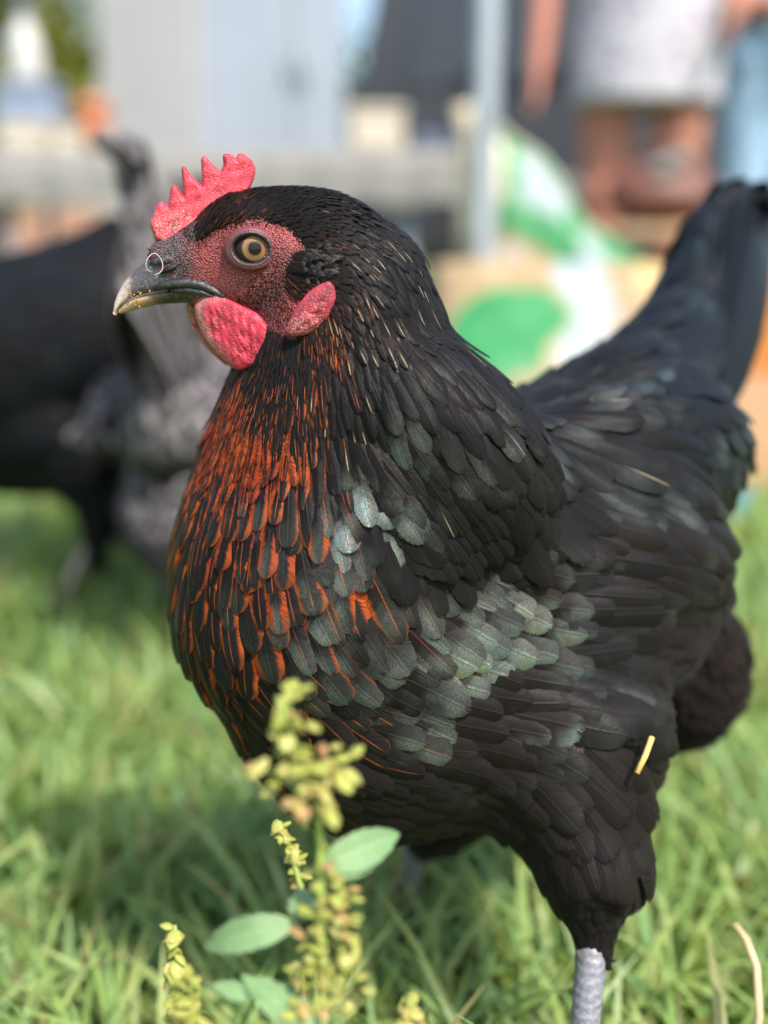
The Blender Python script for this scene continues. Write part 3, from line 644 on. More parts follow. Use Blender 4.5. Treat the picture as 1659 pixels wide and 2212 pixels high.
def vane(spine, nrm, W, nw, point, cup, rough=0.0):
    """one feather: spine points with normals; returns verts, faces, (across, along)"""
    m = len(spine); tan = np.gradient(spine, axis=0); tan /= np.linalg.norm(tan, axis=1)[:, None]+1e-12
    side = np.cross(tan, nrm); side /= np.linalg.norm(side, axis=1)[:, None]+1e-12; nn = np.cross(side, tan)
    v = np.linspace(0, 1, m); x = np.linspace(-1, 1, nw)
    if m > 5:                                                        # closer stations towards the tip
        v2 = 1-(1-v)**1.7; spine = np.stack([np.interp(v2, v, spine[:, k]) for k in range(3)], 1); nrm = np.stack([np.interp(v2, v, nrm[:, k]) for k in range(3)], 1); v = v2
        tan = np.gradient(spine, axis=0); tan /= np.linalg.norm(tan, axis=1)[:, None]+1e-12
        side = np.cross(tan, nrm); side /= np.linalg.norm(side, axis=1)[:, None]+1e-12; nn = np.cross(side, tan)
    # outline: swells from the quill, round or drawn-out tip
    ow = np.minimum(1, .35+v*2.2)*np.where(v > point, np.sqrt(np.clip(1-((v-point)/(1-point))**2.2, 0, 1)), 1.0); ow = np.maximum(ow, .05)
    V = spine[:, None, :]+side[:, None, :]*(x[None, :, None]*(ow*W/2)[:, None, None])-nn[:, None, :]*(np.abs(x)[None, :, None]**2*(cup*W*ow)[:, None, None])
    UVc = np.stack(np.broadcast_arrays((x[None, :]+1)/2, v[:, None]), -1)
    F = [(i*nw+k, i*nw+k+1, (i+1)*nw+k+1, (i+1)*nw+k) for i in range(m-1) for k in range(nw-1)]
    return V.reshape(-1, 3), F, UVc.reshape(-1, 2)

class Plumes:
    def __init__(s): s.items = []
    def add(s, V, F, UV, L, W, c1, c2, rnd, key=0.0): s.items.append((V, F, UV, L, W, c1, c2, rnd, key))
    @staticmethod
    def build(items, name, mat, parent):
        n = 0; VV = []; FF = []; U = []; S = []; A = []; B = []
        for V, F, UV, L, W, c1, c2, rnd, key in items:
            VV.append(V); FF += [tuple(i+n for i in f) for f in F]; n += len(V); U.append(np.c_[UV, np.zeros(len(V))])
            S.append(np.tile((L, W, rnd), (len(V), 1))); A.append(np.tile(c1, (len(V), 1))); B.append(np.tile(c2, (len(V), 1)))
        o = mesh_obj(name, np.concatenate(VV), FF, mat)
        for nm, arr in (('fuv', U), ('fsize', S), ('fcol', A), ('fcol2', B)):
            a = o.data.attributes.new(nm, 'FLOAT_VECTOR', 'POINT'); a.data.foreach_set('vector', np.concatenate(arr).ravel().astype(np.float32))
        if parent: child(o, parent)
        return o

def grow(P, bvh, fieldfn, plumes, seed, segs=8, lift_scale=1.0, min_w=0.0, jitter=1.0):
    r = np.random.default_rng(seed); att, D = fieldfn(P)
    for i in range(len(P)):
        L, W, red, glo, bro, pal, blu, flu, lift = att[i]; L, W = L*.001, W*.001*(1.06 if W > 7 else 1)
        k = r.uniform(.80, 1.18); L *= k; W *= r.uniform(.80, 1.12); rnd = r.random()
        small = W < .0032; ns = 5 if small else segs; nw = 3 if small else 5
        p = np.array(P[i]); q, n, _, _ = bvh.find_nearest(Vector(p)); n = np.array(n)
        d = unit(D[i]); d = d+r.normal(size=3)*.065*jitter*(1+flu*1.5); d = d-n*(d@n)
        if np.linalg.norm(d) < 1e-4: continue
        d = unit(d); step = L/(ns-1); tanl = math.tan(R(4.6+r.normal()*1.5*jitter))*lift*lift_scale
        pts = [p-d*L*.12-n*.0006]; nn = [n]
        for j in range(1, ns):
            x = pts[-1]+d*step; q, n2, _, _ = bvh.find_nearest(Vector(x))
            if q is None: break
            q = np.array(q); n2 = np.array(n2); hgt = max((x-q)@n2, 0); tgt = .0002+j*step*tanl
            new = q+n2*max(tgt, hgt*.86); dd = unit(new-pts[-1])
            if dd@d < .90: dd = unit(dd+d*1.6) if dd@d > .2 else d
            if dd@d < .90: dd = d
            new = pts[-1]+dd*step; d = unit(d*.35+dd*.65); n2 = unit(n2*.5+nn[-1]*.5)
            pts.append(new); nn.append(n2)
        point = .55 if W < .006 else .70
        V, F, UV = vane(np.array(pts), np.array(nn), W, nw, point+r.uniform(-.05, .05), .16)
        jit = lambda x, s: float(np.clip(x+r.normal()*s, 0, 1))
        c1 = (jit(red, .08) if red > .02 else 0.0, glo*r.uniform(.4, 1.2), jit(bro, .15)); c2 = (pal, jit(blu, .1), jit(flu, .08))
        mid = pts[int(len(pts)*.75)]
        plumes.add(V, F, UV, L, W, c1, c2, rnd, tuple(mid))

def bare(P):
    q, s = hcoord(P); nh = np.linalg.norm(P-head(800, 750), axis=1) < .06
    front = q[:, 0] < hcoord(head(560, 560, .008))[0][0]
    return ((sd_poly(q, FACE) > .0004) & nh) | (nh & front) | ((P[:, 2] < .05))
def rad_fn(P): return np.clip(field(P)[0][:, 1]*.001*.50, .0008, .02)
SP = scatter(BV, BFc, 140000, rad_fn, bare)
# short sparse bristles over the cheek and round the bare face
CHEEK = face_poly([(900, 800), (1060, 760), (1130, 800), (1110, 900), (1170, 1000), (1160, 1120), (1010, 1110), (880, 1040), (760, 980), (860, 900)])
def not_cheek(P):
    q, s = hcoord(P); nh = np.linalg.norm(P-head(800, 750), axis=1) < .06; c = sd_poly(q, CHEEK) > 0; f = np.abs(sd_poly(q, FACE)+.0004) < .0012
    return ~((c | f) & nh)
nhf = near_head[BFc].all(1)
HP = scatter(BV, BFc[nhf], 12000, lambda P: np.where(not_cheek(P), .05, .0010), not_cheek, 9)
def cheek_field(P):
    A, D = field(P); n = len(P); A[:, 0] = 3.6; A[:, 1] = .55; A[:, 2] = .30; A[:, 3] = 0; A[:, 4] = .9; A[:, 5] = 0; A[:, 6] = 0; A[:, 7] = .5; A[:, 8] = .9
    return A, -HF*.8-ZUP*.55+np.zeros((n, 3))
TUFT = face_poly([(1165, 690), (1230, 640), (1310, 650), (1335, 720), (1310, 800), (1190, 810), (1150, 760)])
def not_tuft(P):
    q, s = hcoord(P); return ~((sd_poly(q, TUFT) > 0) & (np.linalg.norm(P-head(800, 750), axis=1) < .06))
TP = scatter(BV, BFc[nhf], 3000, lambda P: np.where(not_tuft(P), .05, .0011), not_tuft, 19)
def tuft_field(P):
    A, D = field(P); n = len(P); A[:, :] = (9.5, 2.0, .22, .05, .8, 0, 0, .35, 4.2); return A, -HF*1.0-ZUP*.16+np.zeros((n, 3))
pl = Plumes(); grow(SP, BVH, field, pl, 11); tp_ = Plumes(); grow(TP, BVH, tuft_field, tp_, 13, jitter=1.3); [Plumes.build([it for it in tp_.items if (hcoord(np.array(it[8]))[1] > 0) == sd_], 'ear_tuft', M['feather_grey'], hen) for sd_ in (True, False)]; grow(HP, BVH, cheek_field, pl, 12, jitter=1.6); print('feathers', len(SP), len(HP))
# tail quills: a tented fan beyond the coverts
TT = [(1500, 512), (1516, 470), (1538, 440), (1562, 418), (1588, 402), (1616, 395), (1648, 412)]
for k in range(14):
    f = (k % 7)/6.0; s = 1 if k < 7 else -1
    tip = at(TT[k % 7][0]+(s < 0)*8, TT[k % 7][1]+(s < 0)*10, .60+.02*f)+BN*(.010*s*(1-.8*f)); base = at(1470+f*55, 880, .550)+BN*(.012*s)
    ax = np.linspace(0, 1, 9)[:, None]; sp = base+(tip-base)*ax; sp = sp+BN*s*(.006*np.sin(ax*math.pi))
    nr = np.tile(unit(BN*s+np.array([0, 0, .10])), (9, 1)); L = float(np.linalg.norm(tip-base))
    V, F, UV = vane(sp, nr, .031, 7, .78, .05); pl.add(V, F, UV, L, .031, (0, .30, .1), (0, .9, 0), random.random(), tuple(sp[6]))
# long dark hackles that end the cape in an overhanging fringe
EDGE = np.array([(840, 1200), (880, 1222), (920, 1242), (960, 1258), (1010, 1240), (1070, 1195), (1130, 1155), (1190, 1085), (1196, 1040)], float)
rc = np.random.default_rng(31); nb = BVH
def skin_hit(u, v):
    p, n, _, _ = nb.ray_cast(Vector(CAM), Vector(ray(u, v))); return (np.array(p), np.array(n)) if p is not None else (None, None)
for row, (back, num, lf) in enumerate(((0, 24, .0045), (40, 24, .0052), (85, 22, .0054), (135, 20, .0050), (185, 18, .0042))):
    for k in range(num):
        x = (k+rc.uniform(.2, .8))/num*(len(EDGE)-1); e = np.array([np.interp(x, range(len(EDGE)), EDGE[:, i]) for i in (0, 1)]); a = R(66-9*x/len(EDGE)*1.6+rc.normal()*3); dv = np.array([math.cos(a), math.sin(a)])
        e = e-dv*(back+rc.uniform(-14, 14)); ln = rc.uniform(135, 190); pr, nr0 = skin_hit(*(e-dv*ln)); pt, nt = skin_hit(*e)
        if pr is None or pt is None: continue
        tl = float(np.clip(x/3.0, .12, 1)); lk = lf*tl
        ax = np.linspace(0, 1, 9)[:, None]; tip = pt+nt*lk*.85+BN*lk*.3; rt = pr+nr0*.0006
        sp = rt+(tip-rt)*ax+(nr0+nt)*.5*(.0030*tl*np.sin(ax*math.pi*.9)); nr = unit(nr0+nt+BN*.3); L = float(np.linalg.norm(tip-rt)); W = rc.uniform(.0065, .0112)*(.75+.25*tl)
        V, F, UV = vane(sp, np.tile(nr, (9, 1)), W, 5, rc.uniform(.62, .74), .17); pl.add(V, F, UV, L, W, (0, (.8*rc.random() if x < 3.5 else .3*rc.random()) if row > 1 else .06, .35*rc.random()), (.12, .05, .05), rc.random(), tuple(sp[6]))
# the 300 that show largest become feathers of their own, the rest one plumage
allV = [it[0] for it in pl.items]
score = []
for it in pl.items:
    u, v, z = proj(it[8]); m = np.array(it[8]); d = m-CAM; dist = np.linalg.norm(d); hit = BVH.ray_cast(Vector(CAM), Vector(d/dist), dist-.004)
    ok = hit[0] is None and 0 < u < 1659 and 0 < v < 2212
    n = np.cross(it[0][5]-it[0][0], it[0][-1]-it[0][0]); n = abs(unit(n+1e-12)@(d/dist))
    score.append((it[3]*it[4]*n/z**2 if ok else 0.0))
order = np.argsort(-np.array(score)); top = set(order[:299].tolist())
for i in order[:299]: Plumes.build([pl.items[i]], 'feather', M['feather'], hen)
plum = Plumes.build([it for i, it in enumerate(pl.items) if i not in top], 'plumage', M['feather'], hen); plum['kind'] = 'stuff'
# ------------------------------------------------------------------ legs and feet
def m_shank():
    t = NT('shank_scales'); o = t.coord('Object'); x = t.sep(o)
    w = t.math('SINE', t.add(t.mul(x[2], 1700.0), t.mul(t.noise(o, 120.0, 2.0), 5.0))); n = t.noise(o, 700.0, 3.0)
    c = t.mix(t.ss(n, .35, .7), (.150, .152, .182), (.260, .258, .295)); c = t.mix(t.mul(t.ss(w, .6, 1.0), .4), c, (.12, .115, .14))
    c = t.mix(t.mul(t.ss(t.noise(o, 90.0, 4.0, .65), .52, .68), .6), c, (.11, .085, .06))
    t.set('Base Color', c); t.set('Roughness', .45); t.set('Normal', t.bump(t.add(w, n), .30, .0004)); return t.m
M['shank'] = m_shank(); M['claw'] = m_simple('claw_horn', (.16, .13, .11), .4)
def leg(top, foot, fwd, parent, scale=1.0, mat=None):
    top = np.asarray(top); foot = np.asarray(foot); fwd = unit(fwd); sidev = np.array([-fwd[1], fwd[0], 0]); mat = mat or M['shank']
    ax = np.linspace(0, 1, 14); pts = [top*(1-a)+foot*a+fwd*(.002*math.sin(a*math.pi)) for a in ax]
    rad = (.0062-.0010*np.sin(ax*math.pi)+.0012*(ax > .9))*scale
    mb = MB(); mb.tube(pts, rad, 14, .85)
    sh = mb.build('shank', mat, parent)
    for ang, L in ((0, .055), (32, .045), (-32, .045), (180, .020)):
        a = R(ang); d = fwd*math.cos(a)+sidev*math.sin(a); L *= scale
        p = [foot+d*L*s+np.array([0, 0, z*scale]) for s, z in ((0, .004), (.3, .008), (.55, .0055), (.8, .007), (1.0, .005))]
        mb = MB(); mb.tube(p, np.array([.0052, .0046, .0044, .0040, .0028])*scale, 8); mb.build('toe', mat, sh)
        c = [p[-1]+d*L*s+np.array([0, 0, z*scale]) for s, z in ((-.02, 0), (.10, .001), (.20, -.003))]
        mb = MB(); mb.tube(c, np.array([.0026, .0018, .0004])*scale, 6); mb.build('claw', M['claw'], sh)
tp = at(1281, 2018, .408); ft = at(1262, 2330, .402); k = tp[2]/(tp[2]-ft[2]); ft = tp+(ft-tp)*k; ft[2] = .004
leg(tp, ft, -BA, hen, 1.12)
tp = at(908, 1790, .530); ft = on_ground(880, 1985); ft[2] = .004
leg(tp, ft, -BA, hen, 1.1)

# ------------------------------------------------------------------ bits on the hen
M['fibre'] = m_simple('white_fibre', (.50, .48, .43), .5); M['straw'] = m_simple('straw_gold', (.62, .42, .12), .5, .4, 0, .2, 400.0); M['crumb'] = m_simple('feed_crumb', (.30, .15, .05), .7, .3, 0, .5, 900.0)
mb = MB(); pts = []
for k in range(28):
    a = R(110+k*12.6); pts.append(head(328+50*math.cos(a)+6*math.sin(2*a), 738+60*math.sin(a)+k*.5, .0092+.0008*math.sin(k*.3)))
mb.tube(pts, .00011, 6); o = mb.build('curled_fibre', M['fibre']); tag(o, 'thin white fibre curled into a ring on the beak', 'fibre')
mb = MB()
for k, (x, y) in enumerate([(178, 915), (205, 935), (190, 945), (232, 918), (243, 928), (215, 962), (300, 915), (182, 928), (225, 945), (100, 1040), (93, 1052), (215, 1000), (238, 1008)]):
    off = .0048+(x-170)*.000022 if x > 150 else .0012
    p = head(x, y, off); r_ = rng.normal(size=(3,)); r_ = unit(r_)*(.0003+.0004*rng.random()); mb.tube([p-r_, p, p+r_*.8], [.0002, .00042, .0002], 6)
o = mb.build('feed_crumbs', M['crumb']); tag(o, 'small tan crumbs of feed stuck to the beak', 'crumbs', kind='stuff')
def on_hen(u, v, up): 
    p, n, _, _ = BVH.ray_cast(Vector(CAM), Vector(ray(u, v))); return np.array(p)+np.array(n)*up
mb = MB(); a, b = on_hen(1368, 1584, .009), on_hen(1341, 1660, .009); mb.tube([a, (a+b)/2+BN*.0004, b], [.00105, .0011, .00105], 8)
tag(mb.build('straw_piece', M['straw']), 'short golden piece of straw caught on the black hen\'s flank', 'straw')
# ------------------------------------------------------------------ ground and grass
t = NT('lawn_soil'); o = t.coord('Object'); n = t.noise(o, 2.2, 5.0, .6); n2 = t.noise(o, 40.0, 4.0, .6)
c = t.mix(t.ss(n, .38, .62), (.10, .17, .04), (.15, .21, .055)); c = t.mix(t.mul(t.ss(n2, .5, .7), .5), c, (.13, .11, .045))
t.set('Base Color', c); t.set('Roughness', .9); t.set('Specular IOR Level', .1); t.set('Normal', t.bump(n2, .6, .02)); M['soil'] = t.m
N = 60; gx_ = np.linspace(-1, 1, N); gx_ = np.sign(gx_)*np.abs(gx_)**2.2*150; gy_ = np.linspace(0, 1, N)**2.6*260-4
GX, GY = np.meshgrid(gx_, gy_, indexing='ij'); GZ = .012*np.sin(GX*1.7+1)*np.sin(GY*1.3)*np.clip((GY-1.3)/2, 0, 1)
ground = mesh_obj('ground', np.stack([GX, GY, GZ], -1).reshape(-1, 3), [(i*N+j, (i+1)*N+j, (i+1)*N+j+1, i*N+j+1) for i in range(N-1) for j in range(N-1)], M['soil'])
tag(ground, kind='structure')

def m_grass():
    t = NT('grass_blade'); a = t.sep(t.attr('gcol').outputs['Vector'])     # random, along, dry
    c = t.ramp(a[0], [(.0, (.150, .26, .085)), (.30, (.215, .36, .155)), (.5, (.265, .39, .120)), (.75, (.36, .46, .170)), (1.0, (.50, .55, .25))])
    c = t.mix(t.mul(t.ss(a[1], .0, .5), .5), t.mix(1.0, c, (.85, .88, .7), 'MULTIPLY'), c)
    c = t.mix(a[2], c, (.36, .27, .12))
    t.set('Base Color', c); t.set('Roughness', .42); t.set('Specular IOR Level', .45)
    tr = t.node('BsdfTranslucent'); t.set(0, t.mix(1.0, c, (1.35, 1.25, .7), 'MULTIPLY'), tr); mx = t.n.new('ShaderNodeMixShader'); mx.inputs[0].default_value = .45
    t.l.new(t.b.outputs[0], mx.inputs[1]); t.l.new(tr.outputs[0], mx.inputs[2]); t.l.new(mx.outputs[0], t.out.inputs[0]); return t.m
M['grass'] = m_grass()
def blades(n, y0, y1, hmin, hmax, w, seed, spread=.50, segs=5, pw=1.0):
    r = np.random.default_rng(seed)
    Y = y0+(y1-y0)*r.random(n)**pw; X = (r.random(n)*2-1)*(.22+Y*spread)
    # blades grow in tufts
    tf = .5+.5*np.sin(X*23+np.sin(Y*17)*2)*np.sin(Y*19+np.sin(X*13)*2)
    Hh = (hmin+(hmax-hmin)*r.random(n)**1.3)*(.65+.6*tf); Wd = w*(.6+.8*r.random(n))
    az = r.random(n)*2*math.pi; lean = .45+1.15*r.random(n)**1.1; curl = .4+1.25*r.random(n); tw = r.normal(size=n)*.5
    s = np.linspace(0, 1, segs)
    ang = lean[:, None]*.35+curl[:, None]*s[None]*1.05
    dx = np.sin(ang); dz = np.cos(ang); hx_ = np.cumsum(np.c_[np.zeros(n), dx[:, :-1]], 1)/(segs-1)*Hh[:, None]*1.2; hz_ = np.cumsum(np.c_[np.zeros(n), dz[:, :-1]], 1)/(segs-1)*Hh[:, None]*1.2
    px = X[:, None]+hx_*np.cos(az)[:, None]; py = Y[:, None]+hx_*np.sin(az)[:, None]; pz = np.maximum(hz_, .001+.012*s[None])-.004*(1-s)[None]
    wd = Wd[:, None]*np.where(s < .65, 1-.25*s/.65, .75*(1-(s-.65)/.35)**.8)[None]*.5; wd[:, -1] = .0002
    sx = -np.sin(az)[:, None]*np.cos(tw)[:, None]; sy = np.cos(az)[:, None]*np.cos(tw)[:, None]; sz_ = np.sin(tw)[:, None]*np.ones_like(s)[None]
    A = np.stack([px-sx*wd, py-sy*wd, pz-sz_*wd*.6], -1); B = np.stack([px+sx*wd, py+sy*wd, pz+sz_*wd*.6], -1)
    V = np.stack([A, B], 2).reshape(n, segs*2, 3)
    q = np.array([(2*i, 2*i+1, 2*i+3, 2*i+2) for i in range(segs-1)]); F = (np.arange(n)[:, None, None]*segs*2+q[None]).reshape(-1, 4)
    dry = (r.random(n) < .10)*(.35+.65*r.random(n)); rnd = np.clip(r.random(n)*.75+tf*.25, 0, 1)
    C = np.stack(np.broadcast_arrays(rnd[:, None, None], s[None, :, None]*np.ones((1, 1, 2)), dry[:, None, None]), -1).reshape(-1, 3)
    return V.reshape(-1, 3), F, C
def grass_obj(name, parts, label):
    V = []; F = []; C = []; k = 0
    for v, f, c in parts: V.append(v); F.append(f+k); C.append(c); k += len(v)
    V = np.concatenate(V); F = np.concatenate(F); C = np.concatenate(C)
    me = bpy.data.meshes.new(name); me.vertices.add(len(V)); me.vertices.foreach_set('co', V.ravel().astype(np.float32))
    me.loops.add(F.size); me.loops.foreach_set('vertex_index', F.ravel().astype(np.int32)); me.polygons.add(len(F))
    me.polygons.foreach_set('loop_start', np.arange(0, F.size, 4, dtype=np.int32)); me.polygons.foreach_set('use_smooth', np.ones(len(F), bool)); me.update(calc_edges=True); me.validate()
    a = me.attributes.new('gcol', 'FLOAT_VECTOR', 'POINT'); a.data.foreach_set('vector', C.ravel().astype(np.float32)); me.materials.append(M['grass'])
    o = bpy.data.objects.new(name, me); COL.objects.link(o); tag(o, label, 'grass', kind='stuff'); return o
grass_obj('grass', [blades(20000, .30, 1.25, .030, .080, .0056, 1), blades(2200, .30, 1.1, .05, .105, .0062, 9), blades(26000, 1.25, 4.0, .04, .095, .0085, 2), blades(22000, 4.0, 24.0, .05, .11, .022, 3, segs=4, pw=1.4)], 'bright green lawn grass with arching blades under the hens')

# ------------------------------------------------------------------ dock plants in front of the hen
def m_leaf():
    t = NT('dock_leaf'); o = t.coord('Object'); n = t.noise(o, 60.0, 4.0, .6); a = t.sep(t.attr('luv').outputs['Vector'])
    s = t.math('ABSOLUTE', a[0]); vein = t.math('SINE', t.add(t.mul(a[1], 46.0), t.mul(s, -14.0)))
    c = t.mix(t.ss(n, .35, .7), (.17, .30, .13), (.25, .38, .18)); c = t.mix(t.mul(t.ss(vein, .75, 1.0), .35), c, (.20, .34, .17))
    c = t.mix(t.sub(1.0, t.ss(s, .03, .09)), c, (.26, .38, .18)); c = t.mix(t.mul(t.ss(t.noise(o, 140.0, 3.0), .66, .74), t.ss(s, .5, 1.0)), c, (.30, .12, .09))
    t.set('Base Color', c); t.set('Roughness', .5); t.set('Normal', t.bump(t.add(vein, n), .3, .0006))
    tr = t.node('BsdfTranslucent'); t.set(0, c, tr); mx = t.n.new('ShaderNodeMixShader'); mx.inputs[0].default_value = .30
    t.l.new(t.b.outputs[0], mx.inputs[1]); t.l.new(tr.outputs[0], mx.inputs[2]); t.l.new(mx.outputs[0], t.out.inputs[0]); return t.m
M['dock_leaf'] = m_leaf()
M['dock_stem'] = m_simple('dock_stem', (.23, .30, .07), .5, .4, 0, .25, 60.0)
def m_seed(name, c1_, c2_, c3_):
    t = NT(name); oi = t.node('ObjectInfo').outputs['Random']; n = t.noise(t.coord('Object'), 500.0, 3.0)
    c = t.ramp(oi, [(0, c1_), (.55, c2_), (.8, c1_), (1.0, c3_)]); c = t.mix(t.mul(n, .4), c, t.mix(1.0, c, (.7, .6, .4), 'MULTIPLY'))
    t.set('Base Color', c); t.set('Roughness', .55)
    tr = t.node('BsdfTranslucent'); t.set(0, c, tr); mx = t.n.new('ShaderNodeMixShader'); mx.inputs[0].default_value = .3
    t.l.new(t.b.outputs[0], mx.inputs[1]); t.l.new(tr.outputs[0], mx.inputs[2]); t.l.new(mx.outputs[0], t.out.inputs[0]); return t.m
M['seed'] = m_seed('dock_seed', (.36, .42, .075), (.52, .50, .16), (.46, .27, .13))
def seed_mesh():
    # a three-winged fruit round a small nut
    mb = MB()
    prof = [(0.05, -.50), (.30, -.36), (.42, -.12), (.40, .15), (.24, .40), (.04, .55)]; V = []
    n = 9
    for r_, z in prof:
        for k in range(n):
            a = 2*math.pi*k/n; f = 1+.55*max(0, math.cos(3*a))**2*(1-abs(z)); V.append((r_*f*math.cos(a), r_*f*math.sin(a), z))
    F = [(i*n+k, i*n+(k+1) % n, (i+1)*n+(k+1) % n, (i+1)*n+k) for i in range(len(prof)-1) for k in range(n)]+[tuple(range(n-1, -1, -1)), tuple(range((len(prof)-1)*n, len(prof)*n))]
    me = bpy.data.meshes.new('seed'); me.from_pydata(V, [], F); me.polygons.foreach_set('use_smooth', [True]*len(F)); me.materials.append(M['seed']); return me
SEED = seed_mesh()
def leaf(parent, base, tip, width, bend, up, mat=None, fold=.25):
    base, tip = np.asarray(base), np.asarray(tip); m, nw = 16, 7; d = tip-base; L = np.linalg.norm(d); n = unit(up-unit(d)*(unit(d)@up)); side = np.cross(unit(d), n)
    V = []; A = []
    for i in range(m):
        s = i/(m-1); w = width*.5*max(.03, 2.05*s**.62*(1-s)**.85); c = base+d*s+n*bend*math.sin(s*math.pi)*L
        for k in range(nw):
            x = -1+2*k/(nw-1); ruf = .03*width*math.sin(s*31+x*2)*abs(x)**2
            V.append(c+side*x*w*(1+.07*abs(x)*((s*9+(x > 0)*.4) % 1))+n*(abs(x)*w*fold+ruf)); A.append((x, s, 0))
    F = [(i*nw+k, i*nw+k+1, (i+1)*nw+k+1, (i+1)*nw+k) for i in range(m-1) for k in range(nw-1)]
    V = np.array(V); nn = len(V); th = n*.00035
    o = mesh_obj('leaf', V, F, mat or M['dock_leaf']); child(o, parent)
    a = o.data.attributes.new('luv', 'FLOAT_VECTOR', 'POINT'); a.data.foreach_set('vector', np.array(A).ravel()); return o
def spike(parent, pts, n, spread, size, seed):
    r = np.random.default_rng(seed); pts = np.asarray(pts); x = np.linspace(0, 1, len(pts))
    for k in range(n):
        s = (k+r.random())/n; c = np.array([np.interp(s, x, pts[:, i]) for i in range(3)]); d = unit(r.normal(size=3)+np.array([0, 0, -.4])); dist = spread*(.25+.75*r.random())*(1-.30*s)
        o = bpy.data.objects.new('seed', SEED); COL.objects.link(o); o.parent = parent; p = c+d*dist
        o.location = Vector(p)-Vector(parent.location); o.rotation_euler = Vector(d).to_track_quat('Z', 'Y').to_euler(); sc_ = size*r.uniform(.7, 1.25); o.scale = (sc_*r.uniform(.8, 1.3), sc_*r.uniform(.28, .55), sc_*r.uniform(1.0, 1.7))
def stem_obj(parent, pts, r0, r1):
    pts = np.asarray(pts, float); x = np.linspace(0, 1, len(pts)); X = np.linspace(0, 1, 16)
    P = np.stack([np.interp(X, x, pts[:, k]) for k in range(3)], 1)
    for _ in range(2): P[1:-1] = .25*P[:-2]+.5*P[1:-1]+.25*P[2:]
    mb = MB(); mb.tube(P, np.linspace(r0, r1, 16), 8); mb.build('stem', M['dock_stem'], parent); return P
up_ = np.array([0, -.25, 1.0])
b0 = at(690, 2212, .300); base = np.array([b0[0]+.006, b0[1]+.03, 0]); base = base if base[2] == 0 else base
dk = empty('dock_plant', base, 'tall flowering dock stem with yellow green seed clusters and broad leaves before the hen\'s breast', 'plant', 'dock plants in the grass')
P = stem_obj(dk, [base, at(688, 2212, .300), at(694, 1960, .298), at(692, 1800, .296), at(678, 1690, .293), at(630, 1600, .290), at(600, 1505, .288)], .0015, .0007)
spike(dk, [at(690, 1715, .294), at(660, 1650, .292), at(620, 1600, .290), at(600, 1500, .288)], 70, .0150, .0037, 1)
spike(dk, [at(740, 1650, .290), at(660, 1680, .292)], 18, .006, .0044, 2)
spike(dk, [at(690, 2230, .300), at(700, 2080, .299), at(715, 1960, .298), at(705, 1850, .297)], 75, .0100, .0030, 3)
spike(dk, [at(640, 2190, .300), at(660, 2060, .299), at(680, 1960, .298)], 28, .006, .0030, 4)
spike(dk, [at(760, 2150, .298), at(740, 1900, .298)], 22, .006, .0030, 14)
P2 = stem_obj(dk, [at(690, 2000, .300), at(655, 1940, .330), at(632, 1850, .345), at(598, 1772, .350)], .0011, .0005)
spike(dk, [at(650, 1920, .336), at(640, 1860, .343), at(618, 1810, .348), at(597, 1772, .350)], 44, .0035, .0030, 5)
leaf(dk, at(694, 1870, .303), at(862, 1800, .316), .0135, .10, np.array([.2, -.85, .5]))
leaf(dk, at(700, 1885, .303), at(815, 1868, .310), .008, .05, np.array([.1, -.7, .7]))
leaf(dk, at(640, 1995, .305), at(443, 2046, .312), .0120, .17, np.array([.1, -.75, .65]))
leaf(dk, at(668, 1990, .303), at(640, 1920, .312), .010, .05, np.array([.1, -.9, .4]))
leaf(dk, at(700, 2260, .294), at(522, 2108, .306), .0145, .05, np.array([.35, -.45, .85]))
leaf(dk, at(545, 2160, .302), at(458, 2128, .306), .0070, .06, np.array([.3, -.5, .85]))
def small_dock(u, v0, v1, Z, n, spread, size, label, seed, lean=0):
    b0 = at(u+lean, v1, Z); base = np.array([b0[0]+.004, b0[1]+.012, 0]); o = empty('dock_plant', base, label, 'plant', 'dock plants in the grass')
    stem_obj(o, [base, at(u+lean, v1, Z), at(u+lean*.3, (v0+v1)/2, Z), at(u, v0, Z)], .0013, .0006); spike(o, [at(u+lean, v1, Z), at(u+lean*.3, (v0+v1)/2, Z), at(u, v0+6, Z)], n, spread, size, seed); return o
small_dock(378, 1998, 2240, .345, 40, .0042, .0042, 'slim yellow green dock spike left of the big dock leaves', 6, 14)
small_dock(415, 2110, 2260, .315, 34, .007, .0042, 'blurred low dock seed head at the lower left', 7, -20)
small_dock(882, 2155, 2260, .320, 26, .006, .0042, 'small dock seed head right of the main stem at the bottom edge', 8, 10)
# dry stalk bent over in the grass, lower right
M['dry'] = m_simple('dry_stalk', (.50, .38, .22), .6, .3, 0, .2, 80.0)
mb = MB(); g0 = at(1638, 2225, .40); mb.tube([np.array([g0[0], g0[1]+.01, 0]), at(1640, 2190, .42), at(1634, 2090, .43), at(1612, 2030, .435), at(1590, 2000, .44), at(1570, 2005, .445)], [.0016, .0016, .0015, .0014, .0012, .0008], 6)
tag(mb.build('dry_grass_stalk', M['dry']), 'tan dry grass stalk bent over at the lower right edge', 'stalk')
